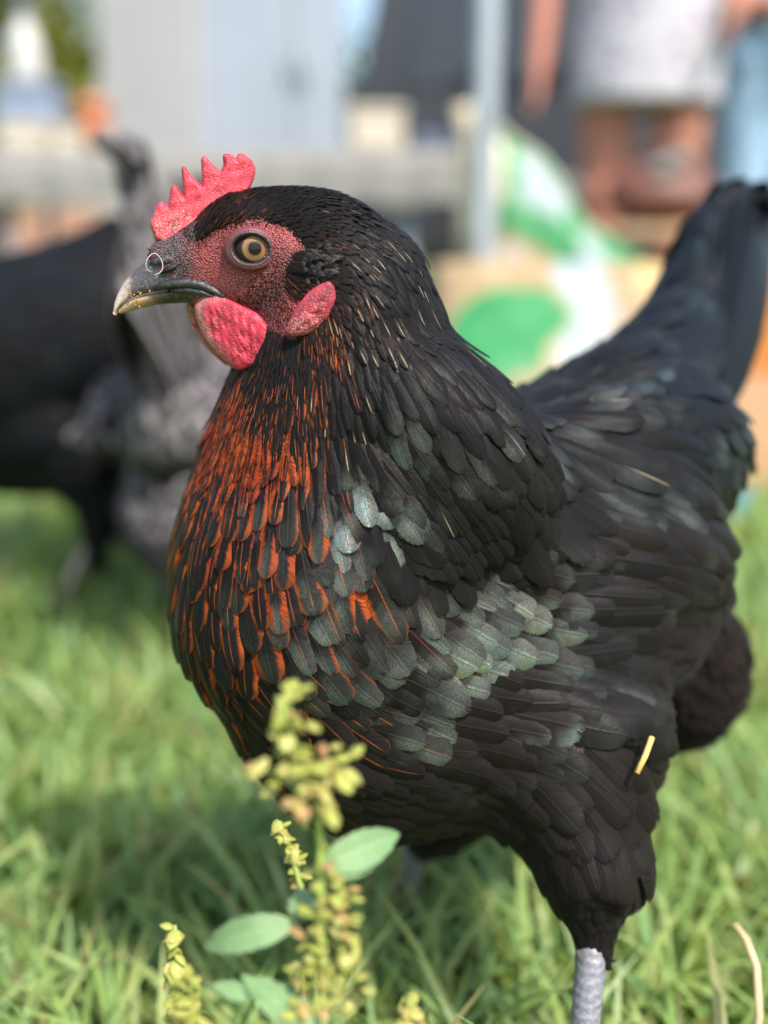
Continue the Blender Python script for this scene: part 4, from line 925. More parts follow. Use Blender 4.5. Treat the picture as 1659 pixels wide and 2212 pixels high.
# ------------------------------------------------------------------ the two hens behind
def other_hen(pos, yaw, sc, label, fmat, attrs, seed, nparts, nx=0.0, nz=0.0, tx=0.0, tz=0.0, pitch=0.0):
    """x forward in her own frame"""
    o0 = empty('hen', (pos[0], pos[1], 0), label, 'hen')
    cy, sy = math.cos(yaw), math.sin(yaw); Rm = np.array([[cy, -sy, 0], [sy, cy, 0], [0, 0, 1.0]])
    f = Field(np.arange(-.24, .30, .005), np.arange(-.12, .12, .005), np.arange(.04, .46, .005)); I3 = np.eye(3)
    ex = [unit([1, 0, -.12]), np.array([0, 1.0, 0]), unit([.12, 0, 1])]
    f.ell((0, 0, .215), ex, (.125, .078, .078), .02); f.ell((.06, 0, .205), ex, (.07, .070, .078), .02); f.ell((-.08, 0, .235), I3, (.075, .058, .062), .02)
    f.ell((-.085, 0, .155), I3, (.055, .060, .055), .02); f.ell((-.01, 0, .165), I3, (.095, .062, .062), .02)
    f.cone((-.11, 0, .26), (-.165+tx*.7, 0, .37+tz*.7), .048, .022, .02, ((0, 1, 0), .5)); f.cone((-.165+tx*.7, 0, .37+tz*.7), (-.18+tx, 0, .41+tz), .022, .014, .01, ((0, 1, 0), .5))
    hd = np.array([nx, 0, nz]); f.cone((.075, 0, .25), hd*.7+(.125, 0, .345), .052, .030, .02); f.cone(hd*.7+(.125, 0, .345), hd+(.14, 0, .385), .030, .020, .012); f.ell(hd+(.150, 0, .392), I3, (.024, .016, .019), .008); f.cone(hd+(.155, 0, .388), hd+(.172, 0, .382), .012, .007, .006)
    for s in (1, -1):
        f.ell((-.03, s*.065, .225), ex, (.095, .020, .042), .012); f.cone((-.01, s*.04, .16), (-.03, s*.042, .095), .036, .016, .012); f.cone((-.03, s*.042, .095), (-.015, s*.042, .060), .016, .007, .006)
    cp, sp_ = math.cos(pitch), math.sin(pitch); Pm = np.array([[cp, 0, sp_], [0, 1, 0], [-sp_, 0, cp]]); c0_ = np.array([0, 0, .19])
    V, Fq = f.mesh(); V = ((V-c0_)@Pm.T+c0_)*sc; W = V@Rm.T+np.array([pos[0], pos[1], 0])
    bm = m_simple('dark_down', (.014, .013, .013), .9, .1) if 'dark_down' not in bpy.data.materials else bpy.data.materials['dark_down']
    child(mesh_obj('body', W, Fq, bm), o0)
    bvh = BVHTree.FromPolygons([Vector(v) for v in W], [tuple(q) for q in Fq])
    def fieldl(P):
        L = ((P-np.array([pos[0], pos[1], 0]))@Rm)/sc; L = (L-c0_)@Pm+c0_; x, y, z = L.T; n = len(P)
        tail = np.clip((-x-.10)/.05, 0, 1)*np.clip((z-.24)/.05, 0, 1); neck = np.clip((x-.05)/.06, 0, 1)*np.clip((z-.26)/.04, 0, 1); low = np.clip((.15-z)/.05, 0, 1)*(1-neck)
        fl = np.clip((-x-.03)/.05, 0, 1)*np.clip((.19-z)/.05, 0, 1)
        d = np.stack([-np.ones(n)*(1-.7*low-.75*neck)+0*tail*.6, .15*np.sign(y)*(1-tail), -.28-1.0*neck*.9-.9*low+tail*1.9], 1)
        d = d/np.linalg.norm(d, axis=1)[:, None]
        A = np.tile(np.array(attrs, float), (n, 1)); A[:, 0] *= 1-.45*neck+.5*tail; A[:, 1] *= 1-.4*neck-.1*fl
        A[:, 7] = np.maximum(A[:, 7], fl); A[:, 2] *= 1-.15*fl; A[:, 3] *= 1-fl
        return A, (d@Pm.T)@Rm.T
    sp = scatter(W, Fq, 16000, lambda P: np.clip(fieldl(P)[0][:, 1]*.001*.56, .002, .02), None, seed)
    hl = lambda P: np.linalg.norm(P-((((np.array([.165, 0, .388])+hd-c0_)@Pm.T+c0_)*sc)@Rm.T+np.array([pos[0], pos[1], 0])), axis=1) < .028
    sp = sp[~hl(sp)]
    pl = Plumes(); grow(sp, bvh, fieldl, pl, seed, 7)
    w2 = lambda p: (((np.asarray(p, float)-c0_)@Pm.T+c0_)*sc)@Rm.T+np.array([pos[0], pos[1], 0])
    wl2 = lambda p: (np.asarray(p, float)*sc)@Rm.T+np.array([pos[0], pos[1], 0])
    for k in range(12):
        fk = (k % 6)/5; s = 1 if k < 6 else -1; b_ = np.array([-.11-.02*fk, .012*s, .27-.02*fk]); tp_ = np.array([-.155-.075*fk+tx, .012*s*(1.2-fk), .425-.07*fk+tz])
        ax = np.linspace(0, 1, 8)[:, None]; spn = w2(b_+(tp_-b_)*ax+np.array([0, .008*s, 0])*np.sin(ax*math.pi)); nr = np.tile((np.array([0, s, .15])@Rm.T), (8, 1))
        Vv, Ff, UV = vane(spn, nr, .030*sc, 5, .8, .05); pl.add(Vv, Ff, UV, .15, .03, (attrs[2], attrs[3], .3), (0, attrs[6], 0), random.random(), tuple(spn[5]))
    sc_ = []
    for it in pl.items:
        u, v, z = proj(it[8]); d = np.array(it[8])-CAM; dd = np.linalg.norm(d); h = bvh.ray_cast(Vector(CAM), Vector(d/dd), dd-.01); h2 = BVH.ray_cast(Vector(CAM), Vector(d/dd))
        sc_.append(it[3]*it[4]/z**2 if (h[0] is None and h2[0] is None and 0 < u < 1659 and 0 < v < 2212) else 0)
    od = np.argsort(-np.array(sc_)); nv = min(nparts, int((np.array(sc_) > 0).sum())); top = set(od[:nv].tolist())
    for i in od[:nv]: Plumes.build([pl.items[i]], 'feather', fmat, o0)
    p_ = Plumes.build([it for i, it in enumerate(pl.items) if i not in top], 'plumage', fmat, o0); p_['kind'] = 'stuff'
    # comb, beak, eyes, wattles, legs
    w3 = w2; w2h = lambda p: w3(np.asarray(p, float)+hd)
    mb = MB()
    cv = [(.168, .400), (.170, .412), (.163, .420), (.160, .412), (.155, .428), (.150, .416), (.144, .430), (.139, .415), (.130, .424), (.131, .408), (.150, .398)]
    VV = [w2h((x, s*.0018, z)) for s in (1, -1) for x, z in cv]; n_ = len(cv); mb.add(VV, [tuple(range(n_)), tuple(range(2*n_-1, n_-1, -1))]+[(i, n_+i, n_+(i+1) % n_, (i+1) % n_) for i in range(n_)]); mb.build('comb', M['comb'], o0, False)
    mb = MB(); mb.tube([w2h((.165, 0, .386)), w2h((.178, 0, .384)), w2h((.190, 0, .379)), w2h((.196, 0, .372))], [.008*sc, .006*sc, .0035*sc, .0008*sc], 10); mb.build('beak', bpy.data.materials['nostril_skin'], o0)
    for s in (1, -1):
        mb = MB(); mb.lathe([(.0003, .005), (.003, .0042), (.0048, .002), (.005, 0), (.0048, -.002), (.003, -.0042), (.0003, -.005)], w2h((.158, s*.0145, .394)), 14); mb.build('eye', bpy.data.materials['nostril_dark'], o0)
        mb = MB(); mb.tube([w2h((.168, s*.005, .378)), w2h((.168, s*.007, .366)), w2h((.165, s*.008, .354)), w2h((.163, s*.007, .347))], [.003*sc, .008*sc, .008*sc, .002*sc], 10, .4); mb.build('wattle', M['wattle'], o0)
        leg(w2((-.015, s*.042, .066)), wl2((-.005, s*.045, .004/sc)), Rm@np.array([1.0, 0, 0]), o0, 1.1, attrs_leg)
    return o0
attrs_leg = m_simple('pale_shank', (.34, .27, .26), .5, .4, 0, .3, 300.0, .3, 800.0)
#       L   W   lace gloss brown pale blue fluff lift
gp = on_ground(405, 1480)
other_hen((gp[0]+.025, gp[1]+.09), R(81), 1.03, 'charcoal grey hen with pale rimmed feathers seen from behind, tail raised', M['feather_grey'], (32, 17, .8, .10, .5, 0, .1, .0, 1.0), 21, 120, .05, -.14, .01, -.005)
bp = on_ground(75, 1370)
other_hen((bp[0], bp[1]+.06), R(187), 1.26, 'plain blue black hen at the left edge, walking out of the picture', M['feather'], (32, 14, .0, .12, .2, 0, .55, .25, .8), 22, 90, 0, 0, .035, -.125, R(12))
# ------------------------------------------------------------------ things behind: table, cabinet, van, pole, sacks, people
def gpos(u, D, z=.65): return np.array([(u-UC)/FPX*(D*math.cos(PITCH)-(z-CAM_H)*math.sin(PITCH)), D, 0.0])
def z_at(v, D): return CAM_H+D*math.tan(math.atan((VC-v)/FPX)-PITCH)
M['pale'] = m_simple('pale_paint_lit', (.52, .49, .48), .5, .4, 0, .05, 3.0); M['steel'] = m_simple('galvanised', (.30, .345, .38), .45, .5, .35, .15, 12.0); M['cloth'] = m_simple('table_cloth', (.21, .205, .19), .85, .2, 0, .10, 8.0)
M['cream'] = m_simple('cream_card', (.50, .45, .36), .8, .2, 0, .10, 20.0); M['black_rubber'] = m_simple('black_rubber', (.02, .02, .02), .7); M['charcoal'] = m_simple('charcoal_paint', (.030, .034, .042), .35, .5, 0, .1, 2.0)
M['glass'] = m_simple('tinted_glass', (.018, .022, .028), .08, .6, 0, .1, 2.0); M['terracotta'] = m_simple('terracotta', (.44, .155, .075), .8, .2, 0, .2, 20.0); M['wood'] = m_simple('raw_wood', (.38, .25, .14), .7, .3, 0, .25, 14.0)
M['bluegrey'] = m_simple('blue_grey_plastic', (.20, .24, .32), .45, .4, 0, .1, 10.0); M['white_pl'] = m_simple('white_plastic', (.48, .47, .44), .45, .4, 0, .05, 10.0)
# table
TD = 3.4; tz = z_at(325, TD); tx0, tx1 = gpos(-170, TD)[0], gpos(1010, TD)[0]; cx = (tx0+tx1)/2
tb_ = empty('trestle_table', (cx, TD, 0), 'long trestle table with a grey beige cloth behind the hens', 'table')
mb = MB(); mb.box((cx, TD+.33, tz-.02), (tx1-tx0, .66, .03), 0, .004); mb.build('table_top', M['wood'], tb_, False)
n_ = 60; V = []
for i in range(n_):
    x = tx0-.01+(tx1-tx0+.02)*i/(n_-1)
    for j, (yy, zz_) in enumerate(((.62, .004), (.3, .004), (.0, .004), (-.022, -.02), (-.028, -.08), (-.030, -.15))):
        V.append((x, TD+yy+(j > 2)*.010*math.sin(i*1.1)*(j-2)/3, tz+zz_+(j == 5)*.008*math.sin(i*.7)))
mb = MB(); mb.add(V, [(i*6+j, (i+1)*6+j, (i+1)*6+j+1, i*6+j+1) for i in range(n_-1) for j in range(5)]); mb.build('table_cloth', M['cloth'], tb_)
for x in (tx0+.2, tx1-.2):
    for y in (.06, .60):
        mb = MB(); mb.tube([(x, TD+y, tz-.035), (x+(.06 if y < .3 else -.06), TD+y, 0)], .018, 8); mb.build('leg', M['steel'], tb_)
# things on the table
def on_table(u0, u1, v0, v1, name, mat, label, cat, y=.2, bev=.01, lid=None):
    D = TD+y; x0, x1 = gpos(u0, D)[0], gpos(u1, D)[0]; z1 = z_at(v0, D); o = empty(name, ((x0+x1)/2, D, tz+.004), label, cat)
    h = z1-tz-.004; mb = MB(); mb.box(((x0+x1)/2, D, tz+.005+h/2), (x1-x0, min(.25, x1-x0), h), .08, bev); mb.build('body', mat, o, False)
    if lid: mb = MB(); mb.box(((x0+x1)/2, D, tz+.012+h), (x1-x0+.012, min(.25, x1-x0)+.012, .02), .08, .004); mb.build('lid', lid, o, False)
    return o
on_table(10, 108, 282, 325, 'egg_carton', M['cream'], 'flat cream carton on the left end of the table', 'carton', .12, .01, M['cream'])
on_table(118, 178, 290, 325, 'egg_carton', M['cream'], 'cream carton beside the terracotta pot on the table', 'carton', .15, .01, M['cream'])
on_table(752, 868, 250, 330, 'cardboard_box', M['cream'], 'sunlit cream box at the right end of the table', 'box', .12, .01, M['cream'])
on_table(900, 985, 292, 330, 'plastic_tray', M['bluegrey'], 'blue grey tray beside the galvanised pole on the table', 'tray', .25)
on_table(8, 140, 190, 325, 'storage_tub', M['bluegrey'], 'blue grey plastic tub at the left end of the table', 'tub', .40, .02, M['bluegrey'])
D = TD+.30; p = gpos(205, D); z0 = tz+.004; h = z_at(215, D)-z0
po = empty('flower_pot', (p[0], D, z0), 'terracotta flower pot on the table beside the pale cabinet', 'pot'); mb = MB(); w_ = .052
mb.lathe([(.001, 0), (w_*.7, 0), (w_, h*.8), (w_*.9, h*.8), (w_*.6, .02), (.001, .02)], (p[0], D, z0), 20); mb.build('body', M['terracotta'], po); mb = MB(); mb.lathe([(w_*1.0, h*.78), (w_*1.15, h*.78), (w_*1.15, h), (w_*.98, h), (w_*.98, h*.78)], (p[0], D, z0), 20); mb.build('rim', M['terracotta'], po)
D = TD+.50; p = gpos(72, D); h = z_at(25, D)-z0
jo = empty('plastic_canister', (p[0], D, z0), 'tall white plastic canister at the left end of the table', 'canister'); mb = MB(); w_ = .052
mb.lathe([(.001, 0), (w_, 0), (w_*1.02, h*.75), (w_*.6, h*.9), (w_*.35, h*.92), (w_*.35, h), (.001, h)], (p[0], D, z0), 20); mb.build('body', M['white_pl'], jo); mb = MB(); mb.lathe([(w_*.4, h*.955), (w_*.42, h*1.03), (.001, h*1.03)], (p[0], D, z0), 16); mb.build('cap', M['bluegrey'], jo)
# pale cabinet with two visible faces, their light and shade put into the colours
D = 4.35; a, b, c = gpos(228, D+.30), gpos(432, D), gpos(745, D+.42); cab = empty('metal_cabinet', b, 'tall pale metal cabinet with two doors behind the table', 'cabinet'); H_ = 1.75
dvec = c-a; back = np.array([0.12, .55, 0]); V = [np.r_[q[:2], z] for z in (.06, H_) for q in (a, b, c, (a+c)/2+back)]
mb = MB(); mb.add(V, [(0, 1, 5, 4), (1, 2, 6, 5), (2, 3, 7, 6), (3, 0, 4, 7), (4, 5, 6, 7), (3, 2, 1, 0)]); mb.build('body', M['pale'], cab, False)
nv = unit(np.array([(c-b)[1], -(c-b)[0], 0])); M['pale_shade'] = m_simple('pale_paint_shade', (.25, .285, .335), .45, .4, 0, .05, 3.0)  # door colour carries the bluish shade of this face
for f0, f1 in ((.02, .62), (.64, .98)):
    q0, q1 = b+(c-b)*f0+nv*.004, b+(c-b)*f1+nv*.004; V = [np.r_[(q+nv*k)[:2], z] for k in (0, .014) for z in (.12, H_-.04) for q in (q0, q1)]
    mb = MB(); mb.add(V, [(4, 5, 7, 6), (0, 4, 6, 2), (5, 1, 3, 7), (6, 7, 3, 2), (0, 1, 5, 4)]); dr = mb.build('door', M['pale_shade'], cab, False)
    hq = q0+(q1-q0)*(.92 if f0 < .5 else .1)+nv*.03; mb = MB(); mb.tube([np.r_[hq[:2], .95], np.r_[hq[:2], 1.12]], .008, 8); mb.build('handle', M['steel'], dr)
for q in (a, b, c, (a+c)/2+back):
    qq = q*.92+((a+b+c)/3+back*.25)*.08; mb = MB(); mb.tube([np.r_[qq[:2], .062], np.r_[qq[:2], 0]], .025, 8); mb.build('foot', M['black_rubber'], cab)
# dark van
D = 5.6; x0, x1 = gpos(735, D)[0], gpos(735, D)[0]+4.3; vn = empty('parked_van', ((x0+x1)/2, D+.9, 0), 'dark charcoal van parked behind the pole and the people', 'van')
prof = [(0, .32), (0, 1.05), (.10, 1.15), (.22, 1.72), (.40, 1.90), (3.0, 1.95), (3.45, 1.55), (3.75, 1.18), (4.25, 1.05), (4.3, .60), (4.3, .32)]
V = [(x0+px_, D+y, pz_) for y in (0, 1.8) for px_, pz_ in prof]; n_ = len(prof); mb = MB(); mb.add(V, [tuple(range(n_)), tuple(range(2*n_-1, n_-1, -1))]+[(i, n_+i, n_+(i+1) % n_, (i+1) % n_) for i in range(n_)]); mb.build('body', M['charcoal'], vn, False)
for wx0, wx1 in ((.28, 1.15), (1.22, 2.15), (2.22, 3.2)):
    s_ = .18 if wx1 > 3 else 0; V = [(x0+wx0, D-.004, 1.08), (x0+wx1+s_, D-.004, 1.08), (x0+wx1, D-.004, 1.66), (x0+wx0+(.12 if wx0 < .5 else 0), D-.004, 1.66)]; V += [(q[0], D-.016, q[2]) for q in V]
    mb = MB(); mb.add(V, [(4, 5, 6, 7), (0, 1, 5, 4), (1, 2, 6, 5), (2, 3, 7, 6), (3, 0, 4, 7)]); mb.build('window', M['glass'], vn, False)
for wx in (.75, 3.4):
    for y in (-.02, 1.64):
        mb = MB(); prf = [(.16, 0), (.30, .0), (.33, .03), (.33, .15), (.30, .18), (.16, .18)]; n_ = 24; V = [(x0+wx+r_*math.cos(2*math.pi*k/n_), D+y+t_, .33+r_*math.sin(2*math.pi*k/n_)) for r_, t_ in prf for k in range(n_)]
        mb.add(V, [(i*n_+k, i*n_+(k+1) % n_, (i+1)*n_+(k+1) % n_, (i+1)*n_+k) for i in range(5) for k in range(n_)]); wl_ = mb.build('wheel', M['black_rubber'], vn)
        mb = MB(); V = [(x0+wx+r_*math.cos(2*math.pi*k/n_), D+y+t_, .33+r_*math.sin(2*math.pi*k/n_)) for r_, t_ in ((.165, .02), (.12, .03), (.05, .01), (.001, .01)) for k in range(n_)]
        mb.add(V, [(i*n_+k, i*n_+(k+1) % n_, (i+1)*n_+(k+1) % n_, (i+1)*n_+k) for i in range(3) for k in range(n_)]); mb.build('rim', M['steel'], wl_)
mb = MB(); mb.box((x0+2.1, D-.014, .62), (3.9, .03, .10), 0, .008); mb.build('side_trim', m_simple('grey_trim', (.16, .165, .17), .6), vn, False)
# pole of a gazebo
D = 2.15; p = gpos(1040, D); pole = empty('gazebo_pole', (p[0], p[1], 0), 'upright galvanised pole between the table and the feed sacks', 'pole')
mb = MB(); mb.box((p[0]+.008, D, 1.15), (.040, .040, 2.28), .25, .006); mb.build('post', M['steel'], pole, False)
mb = MB(); mb.box((p[0]+.008, D, .006), (.13, .13, .010), .25, .003); mb.build('foot_plate', M['steel'], pole, False); mb = MB(); mb.box((p[0]+.008, D, .93), (.062, .062, .07), .25, .006); mb.build('clamp', M['white_pl'], pole, False)

# feed sacks
def m_sack(name, prints):
    """kraft paper with printed areas, laid out on the sack's own width and height (-1..1)"""
    t = NT(name); o_ = t.coord('Object'); sv = t.n.new('ShaderNodeVectorMath'); sv.operation = 'ADD'; t.l.new(t.attr('suv').outputs['Vector'], sv.inputs[0]); wv = t.n.new('ShaderNodeVectorMath'); wv.operation = 'SCALE'; sb_ = t.n.new('ShaderNodeVectorMath'); sb_.operation = 'SUBTRACT'; t.l.new(t.noise(o_, 7.0, 2.0, .5, 0.0, 1), sb_.inputs[0]); sb_.inputs[1].default_value = (.5, .5, .5); t.l.new(sb_.outputs[0], wv.inputs[0]); wv.inputs['Scale'].default_value = .55; t.l.new(wv.outputs[0], sv.inputs[1]); a = t.sep(sv.outputs[0]); n = t.noise(t.coord('Object'), 9.0, 4.0, .6)
    c = t.mix(t.ss(n, .3, .7), (.29, .20, .10), (.37, .27, .15))
    for kind, p, col in prints:
        if kind == 'disc':
            d = t.math('SQRT', t.add(t.math('POWER', t.sub(a[0], p[0]), 2.0), t.math('POWER', t.mul(t.sub(a[1], p[1]), p[3]), 2.0))); m_ = t.sub(1.0, t.ss(d, p[2]-.02, p[2]+.02))
        else:
            q = t.sub(a[1], t.add(t.mul(a[0], p[2]), p[0])); m_ = t.mul(t.ss(q, -.02, .02), t.sub(1.0, t.ss(q, p[1]-.02, p[1]+.02))); m_ = t.mul(m_, t.mul(t.ss(a[0], p[3]-.02, p[3]+.02), t.sub(1.0, t.ss(a[0], p[4]-.02, p[4]+.02))))
        c = t.mix(m_, c, col)
    t.set('Base Color', c); t.set('Roughness', .55); t.set('Normal', t.bump(t.noise(t.coord('Object'), 22.0, 4.0, .6), .5, .02)); return t.m
def sack(label, pos, w, h, th, mat, Rm, seed, slump=0.0):
    """a filled paper sack: pillow with flat stitched ends"""
    r = np.random.default_rng(seed); nu, nv_ = 28, 36; V = []; A = []; F = []
    for s in (1, -1):
        for j in range(nv_):
            y = -1+2*j/(nv_-1)
            for i in range(nu):
                x = -1+2*i/(nu-1); fill = (1-abs(x)**3.2)**.5*(1-abs(y)**5)**.6; wr = .05*math.sin(x*7+seed)*math.sin(y*9+seed*2)+.04*math.sin(x*15+y*6+seed)
                V.append((x*w/2*(1-.07*(1-abs(y)**4)*0-.05*abs(y)**6*-1), (-1+(y+1)*(1-slump*(1-math.cos((x+1)*math.pi/2))-slump*.08*math.sin(x*9)))*h/2, s*(th/2*fill*(1+wr)+.002))); A.append((x*s if s > 0 else x, y, 0))
    for s in (0, 1):
        for j in range(nv_-1):
            for i in range(nu-1):
                q = (s*nu*nv_+j*nu+i, s*nu*nv_+j*nu+i+1, s*nu*nv_+(j+1)*nu+i+1, s*nu*nv_+(j+1)*nu+i); F.append(q if s == 0 else q[::-1])
    m_ = nu*nv_
    ring = [j*nu for j in range(nv_)]+[(nv_-1)*nu+i for i in range(1, nu)]+[j*nu+nu-1 for j in range(nv_-2, -1, -1)]+[i for i in range(nu-2, 0, -1)]
    for k in range(len(ring)): a_, b_ = ring[k], ring[(k+1) % len(ring)]; F.append((a_, b_, b_+m_, a_+m_))
    W = np.array(V)@np.asarray(Rm).T+np.asarray(pos); o0 = empty('feed_sack', (pos[0], pos[1], max(0, W[:, 2].min())), label, 'sack', 'stacked feed sacks')
    o = mesh_obj('bag', W, F, mat); child(o, o0); a = o.data.attributes.new('suv', 'FLOAT_VECTOR', 'POINT'); a.data.foreach_set('vector', np.array(A).ravel())
    for e in (1, -1):
        mb = MB(); pts = [np.array((x*w/2*.98, (h/2*(1-2*slump*(1-math.cos((x+1)*math.pi/2))-slump*.16*math.sin(x*9)) if e > 0 else -h/2), 0))@np.asarray(Rm).T+np.asarray(pos) for x in np.linspace(-1, 1, 14)]; mb.tube(pts, .006, 6); mb.build('stitched_end', M['cream'], o0)
    return o0
def rot(rx, ry, rz): return np.array((Matrix.Rotation(rz, 3, 'Z')@Matrix.Rotation(ry, 3, 'Y')@Matrix.Rotation(rx, 3, 'X')))
GRN = (.022, .20, .060); GRD = (.015, .14, .04); WHT = (.29, .34, .36)
sA = m_sack('sack_print_standing', [('band', (.30, 1.0, .0, -.62, 1.2), GRN), ('band', (.55, .32, .0, -.48, -.08), WHT), ('disc', (.30, .66, .12, 1.0), WHT), ('band', (.2, 1.0, .0, -1.2, -.64), (.62, .52, .36)), ('disc', (.62, -.30, .20, 1.0), WHT), ('disc', (-.05, -.05, .22, .8), (.58, .46, .22)), ('disc', (-.55, -.05, .20, 1.2), (.30, .50, .20)), ('disc', (-.45, .12, .12, 1.2), (.62, .56, .52))])
sB = m_sack('sack_print_lying', [('disc', (-.50, -.15, .34, .62), GRN), ('band', (-.75, 1.6, .15, -.14, .16), WHT), ('band', (.35, .5, .1, .42, .9), (.55, .40, .16))])
sC = m_sack('sack_print_plain', [('band', (-.3, .6, .0, -.5, .5), WHT)])
p = gpos(1225, 2.32, .4); sack('slumped upright kraft feed sack with a green and white printed top', (p[0], 2.36, .325), .44, .64, .17, sA, rot(R(82), 0, 0), 1, .26)
p = gpos(1225, 1.95, .2); sack('kraft feed sack with green disc and white panel lying on top of the stack', (p[0]+.02, 1.98, .205), .52, .36, .13, sB, rot(R(42), R(2), R(-4)), 2)
p = gpos(1260, 2.0, .1); sack('kraft feed sack at the bottom of the stack behind the hen', (p[0], 2.10, .068), .64, .44, .13, sC, rot(R(3), 0, R(3)), 3)
# stool with a brown bag
D = 2.75; p = gpos(1450, D); st = empty('wooden_stool', (p[0], D, 0), 'low wooden stool behind the feed sacks', 'stool'); zs = z_at(488, D)
mb = MB(); mb.box((p[0], D, zs-.015), (.34, .26, .028), .1, .006); mb.build('seat', M['wood'], st, False)
for sx in (-.13, .13):
    for sy in (-.09, .09): mb = MB(); mb.tube([(p[0]+sx, D+sy, zs-.03), (p[0]+sx*1.15, D+sy*1.15, 0)], .015, 8); mb.build('leg', M['wood'], st)
M['leather'] = m_simple('brown_leather', (.12, .045, .028), .5, .4, 0, .25, 25.0, .3, 120.0)
bgx = empty('leather_bag', (p[0], D, zs), 'brown leather bag with a pale cloth in it on the stool', 'bag'); f = Field(np.arange(-.2, .2, .008), np.arange(-.14, .14, .008), np.arange(-.02, .2, .008))
f.ell((0, 0, .065), np.eye(3), (.15, .085, .062), .02); f.ell((-.02, 0, .10), np.eye(3), (.12, .06, .05), .02); V, Fq = f.mesh(); child(mesh_obj('pouch', V+np.array([p[0], D, zs]), Fq, M['leather']), bgx)
mb = MB(); mb.tube([(p[0]+.09*math.cos(a_), D, zs+.13+.07*math.sin(a_)) for a_ in np.linspace(0, math.pi, 12)], .007, 8); mb.build('handle', M['leather'], bgx)
f = Field(np.arange(-.1, .1, .006), np.arange(-.12, .08, .006), np.arange(.03, .2, .006)); f.ell((-.03, -.055, .13), np.eye(3), (.035, .025, .022), .02); f.ell((.01, -.06, .15), np.eye(3), (.03, .025, .022), .02); V, Fq = f.mesh(); child(mesh_obj('cloth', V+np.array([p[0], D, zs]), Fq, M['cloth']), bgx)
# orange carton at the right edge, blue lid beside it
t = NT('orange_carton'); x = t.sep(t.coord('Object')); n = t.noise(t.coord('Object'), 12.0, 3.0); c = t.mix(t.ss(t.add(x[2], t.mul(t.sub(n, .5), .02)), .185, .205), (.50, .29, .16), (.48, .17, .03)); t.set('Base Color', c); t.set('Roughness', .7); M['carton'] = t.m
D = 1.55; p = gpos(1604, D); cw = .36; co = empty('carton', (p[0]+cw/2, D+.15, 0), 'orange and tan cardboard carton at the right edge behind the tail', 'carton')
mb = MB(); mb.box((p[0]+cw/2, D+.15, .180), (cw, .30, .355), -.06, .004); mb.build('box', M['carton'], co, False)
for sy in (-1, 1):
    mb = MB(); mb.box((p[0]+cw/2, D+.15+sy*.075, .3605), (cw, .146, .004), -.06, 0); mb.build('flap', M['carton'], co, False)
p = on_ground(1540, 1150); bl = empty('water_bowl', p, 'small bright blue bowl in the grass behind the tail', 'bowl'); mb = MB(); mb.lathe([(.001, .03), (.028, .03), (.034, .033), (.040, .062), (.043, .062), (.038, .028), (.030, .0), (.001, .0)], p, 22); mb.build('body', m_simple('blue_plastic', (.03, .22, .48), .35, .5), bl)

# people
M['skin_tan'] = m_simple('tanned_skin', (.42, .17, .115), .5, .4, 0, .10, 10.0)
t = NT('dotted_shirt'); vo = t.voro(t.coord('Object'), 17.0); c = t.mix(t.ss(vo, .22, .32), (.22, .16, .25), (.43, .42, .455)); t.set('Base Color', c); t.set('Roughness', .85); t.set('Specular IOR Level', .2); t.set('Normal', t.bump(t.noise(t.coord('Object'), 9.0, 3.0), .6, .03)); M['shirt'] = t.m
t = NT('light_denim'); n = t.noise(t.coord('Object'), 5.0, 4.0); c = t.mix(t.ss(n, .3, .7), (.20, .33, .47), (.30, .44, .58)); t.set('Base Color', c); t.set('Roughness', .9); t.set('Normal', t.bump(t.noise(t.coord('Object'), 14.0, 3.0), .5, .02)); M['denim'] = t.m
M['hair'] = m_simple('brown_hair', (.06, .035, .02), .6, .3, 0, .3, 60.0); M['shoe'] = m_simple('grey_shoe', (.16, .15, .15), .7); M['tee'] = m_simple('plain_tee', (.36, .40, .50), .85, .2, 0, .08, 6.0)
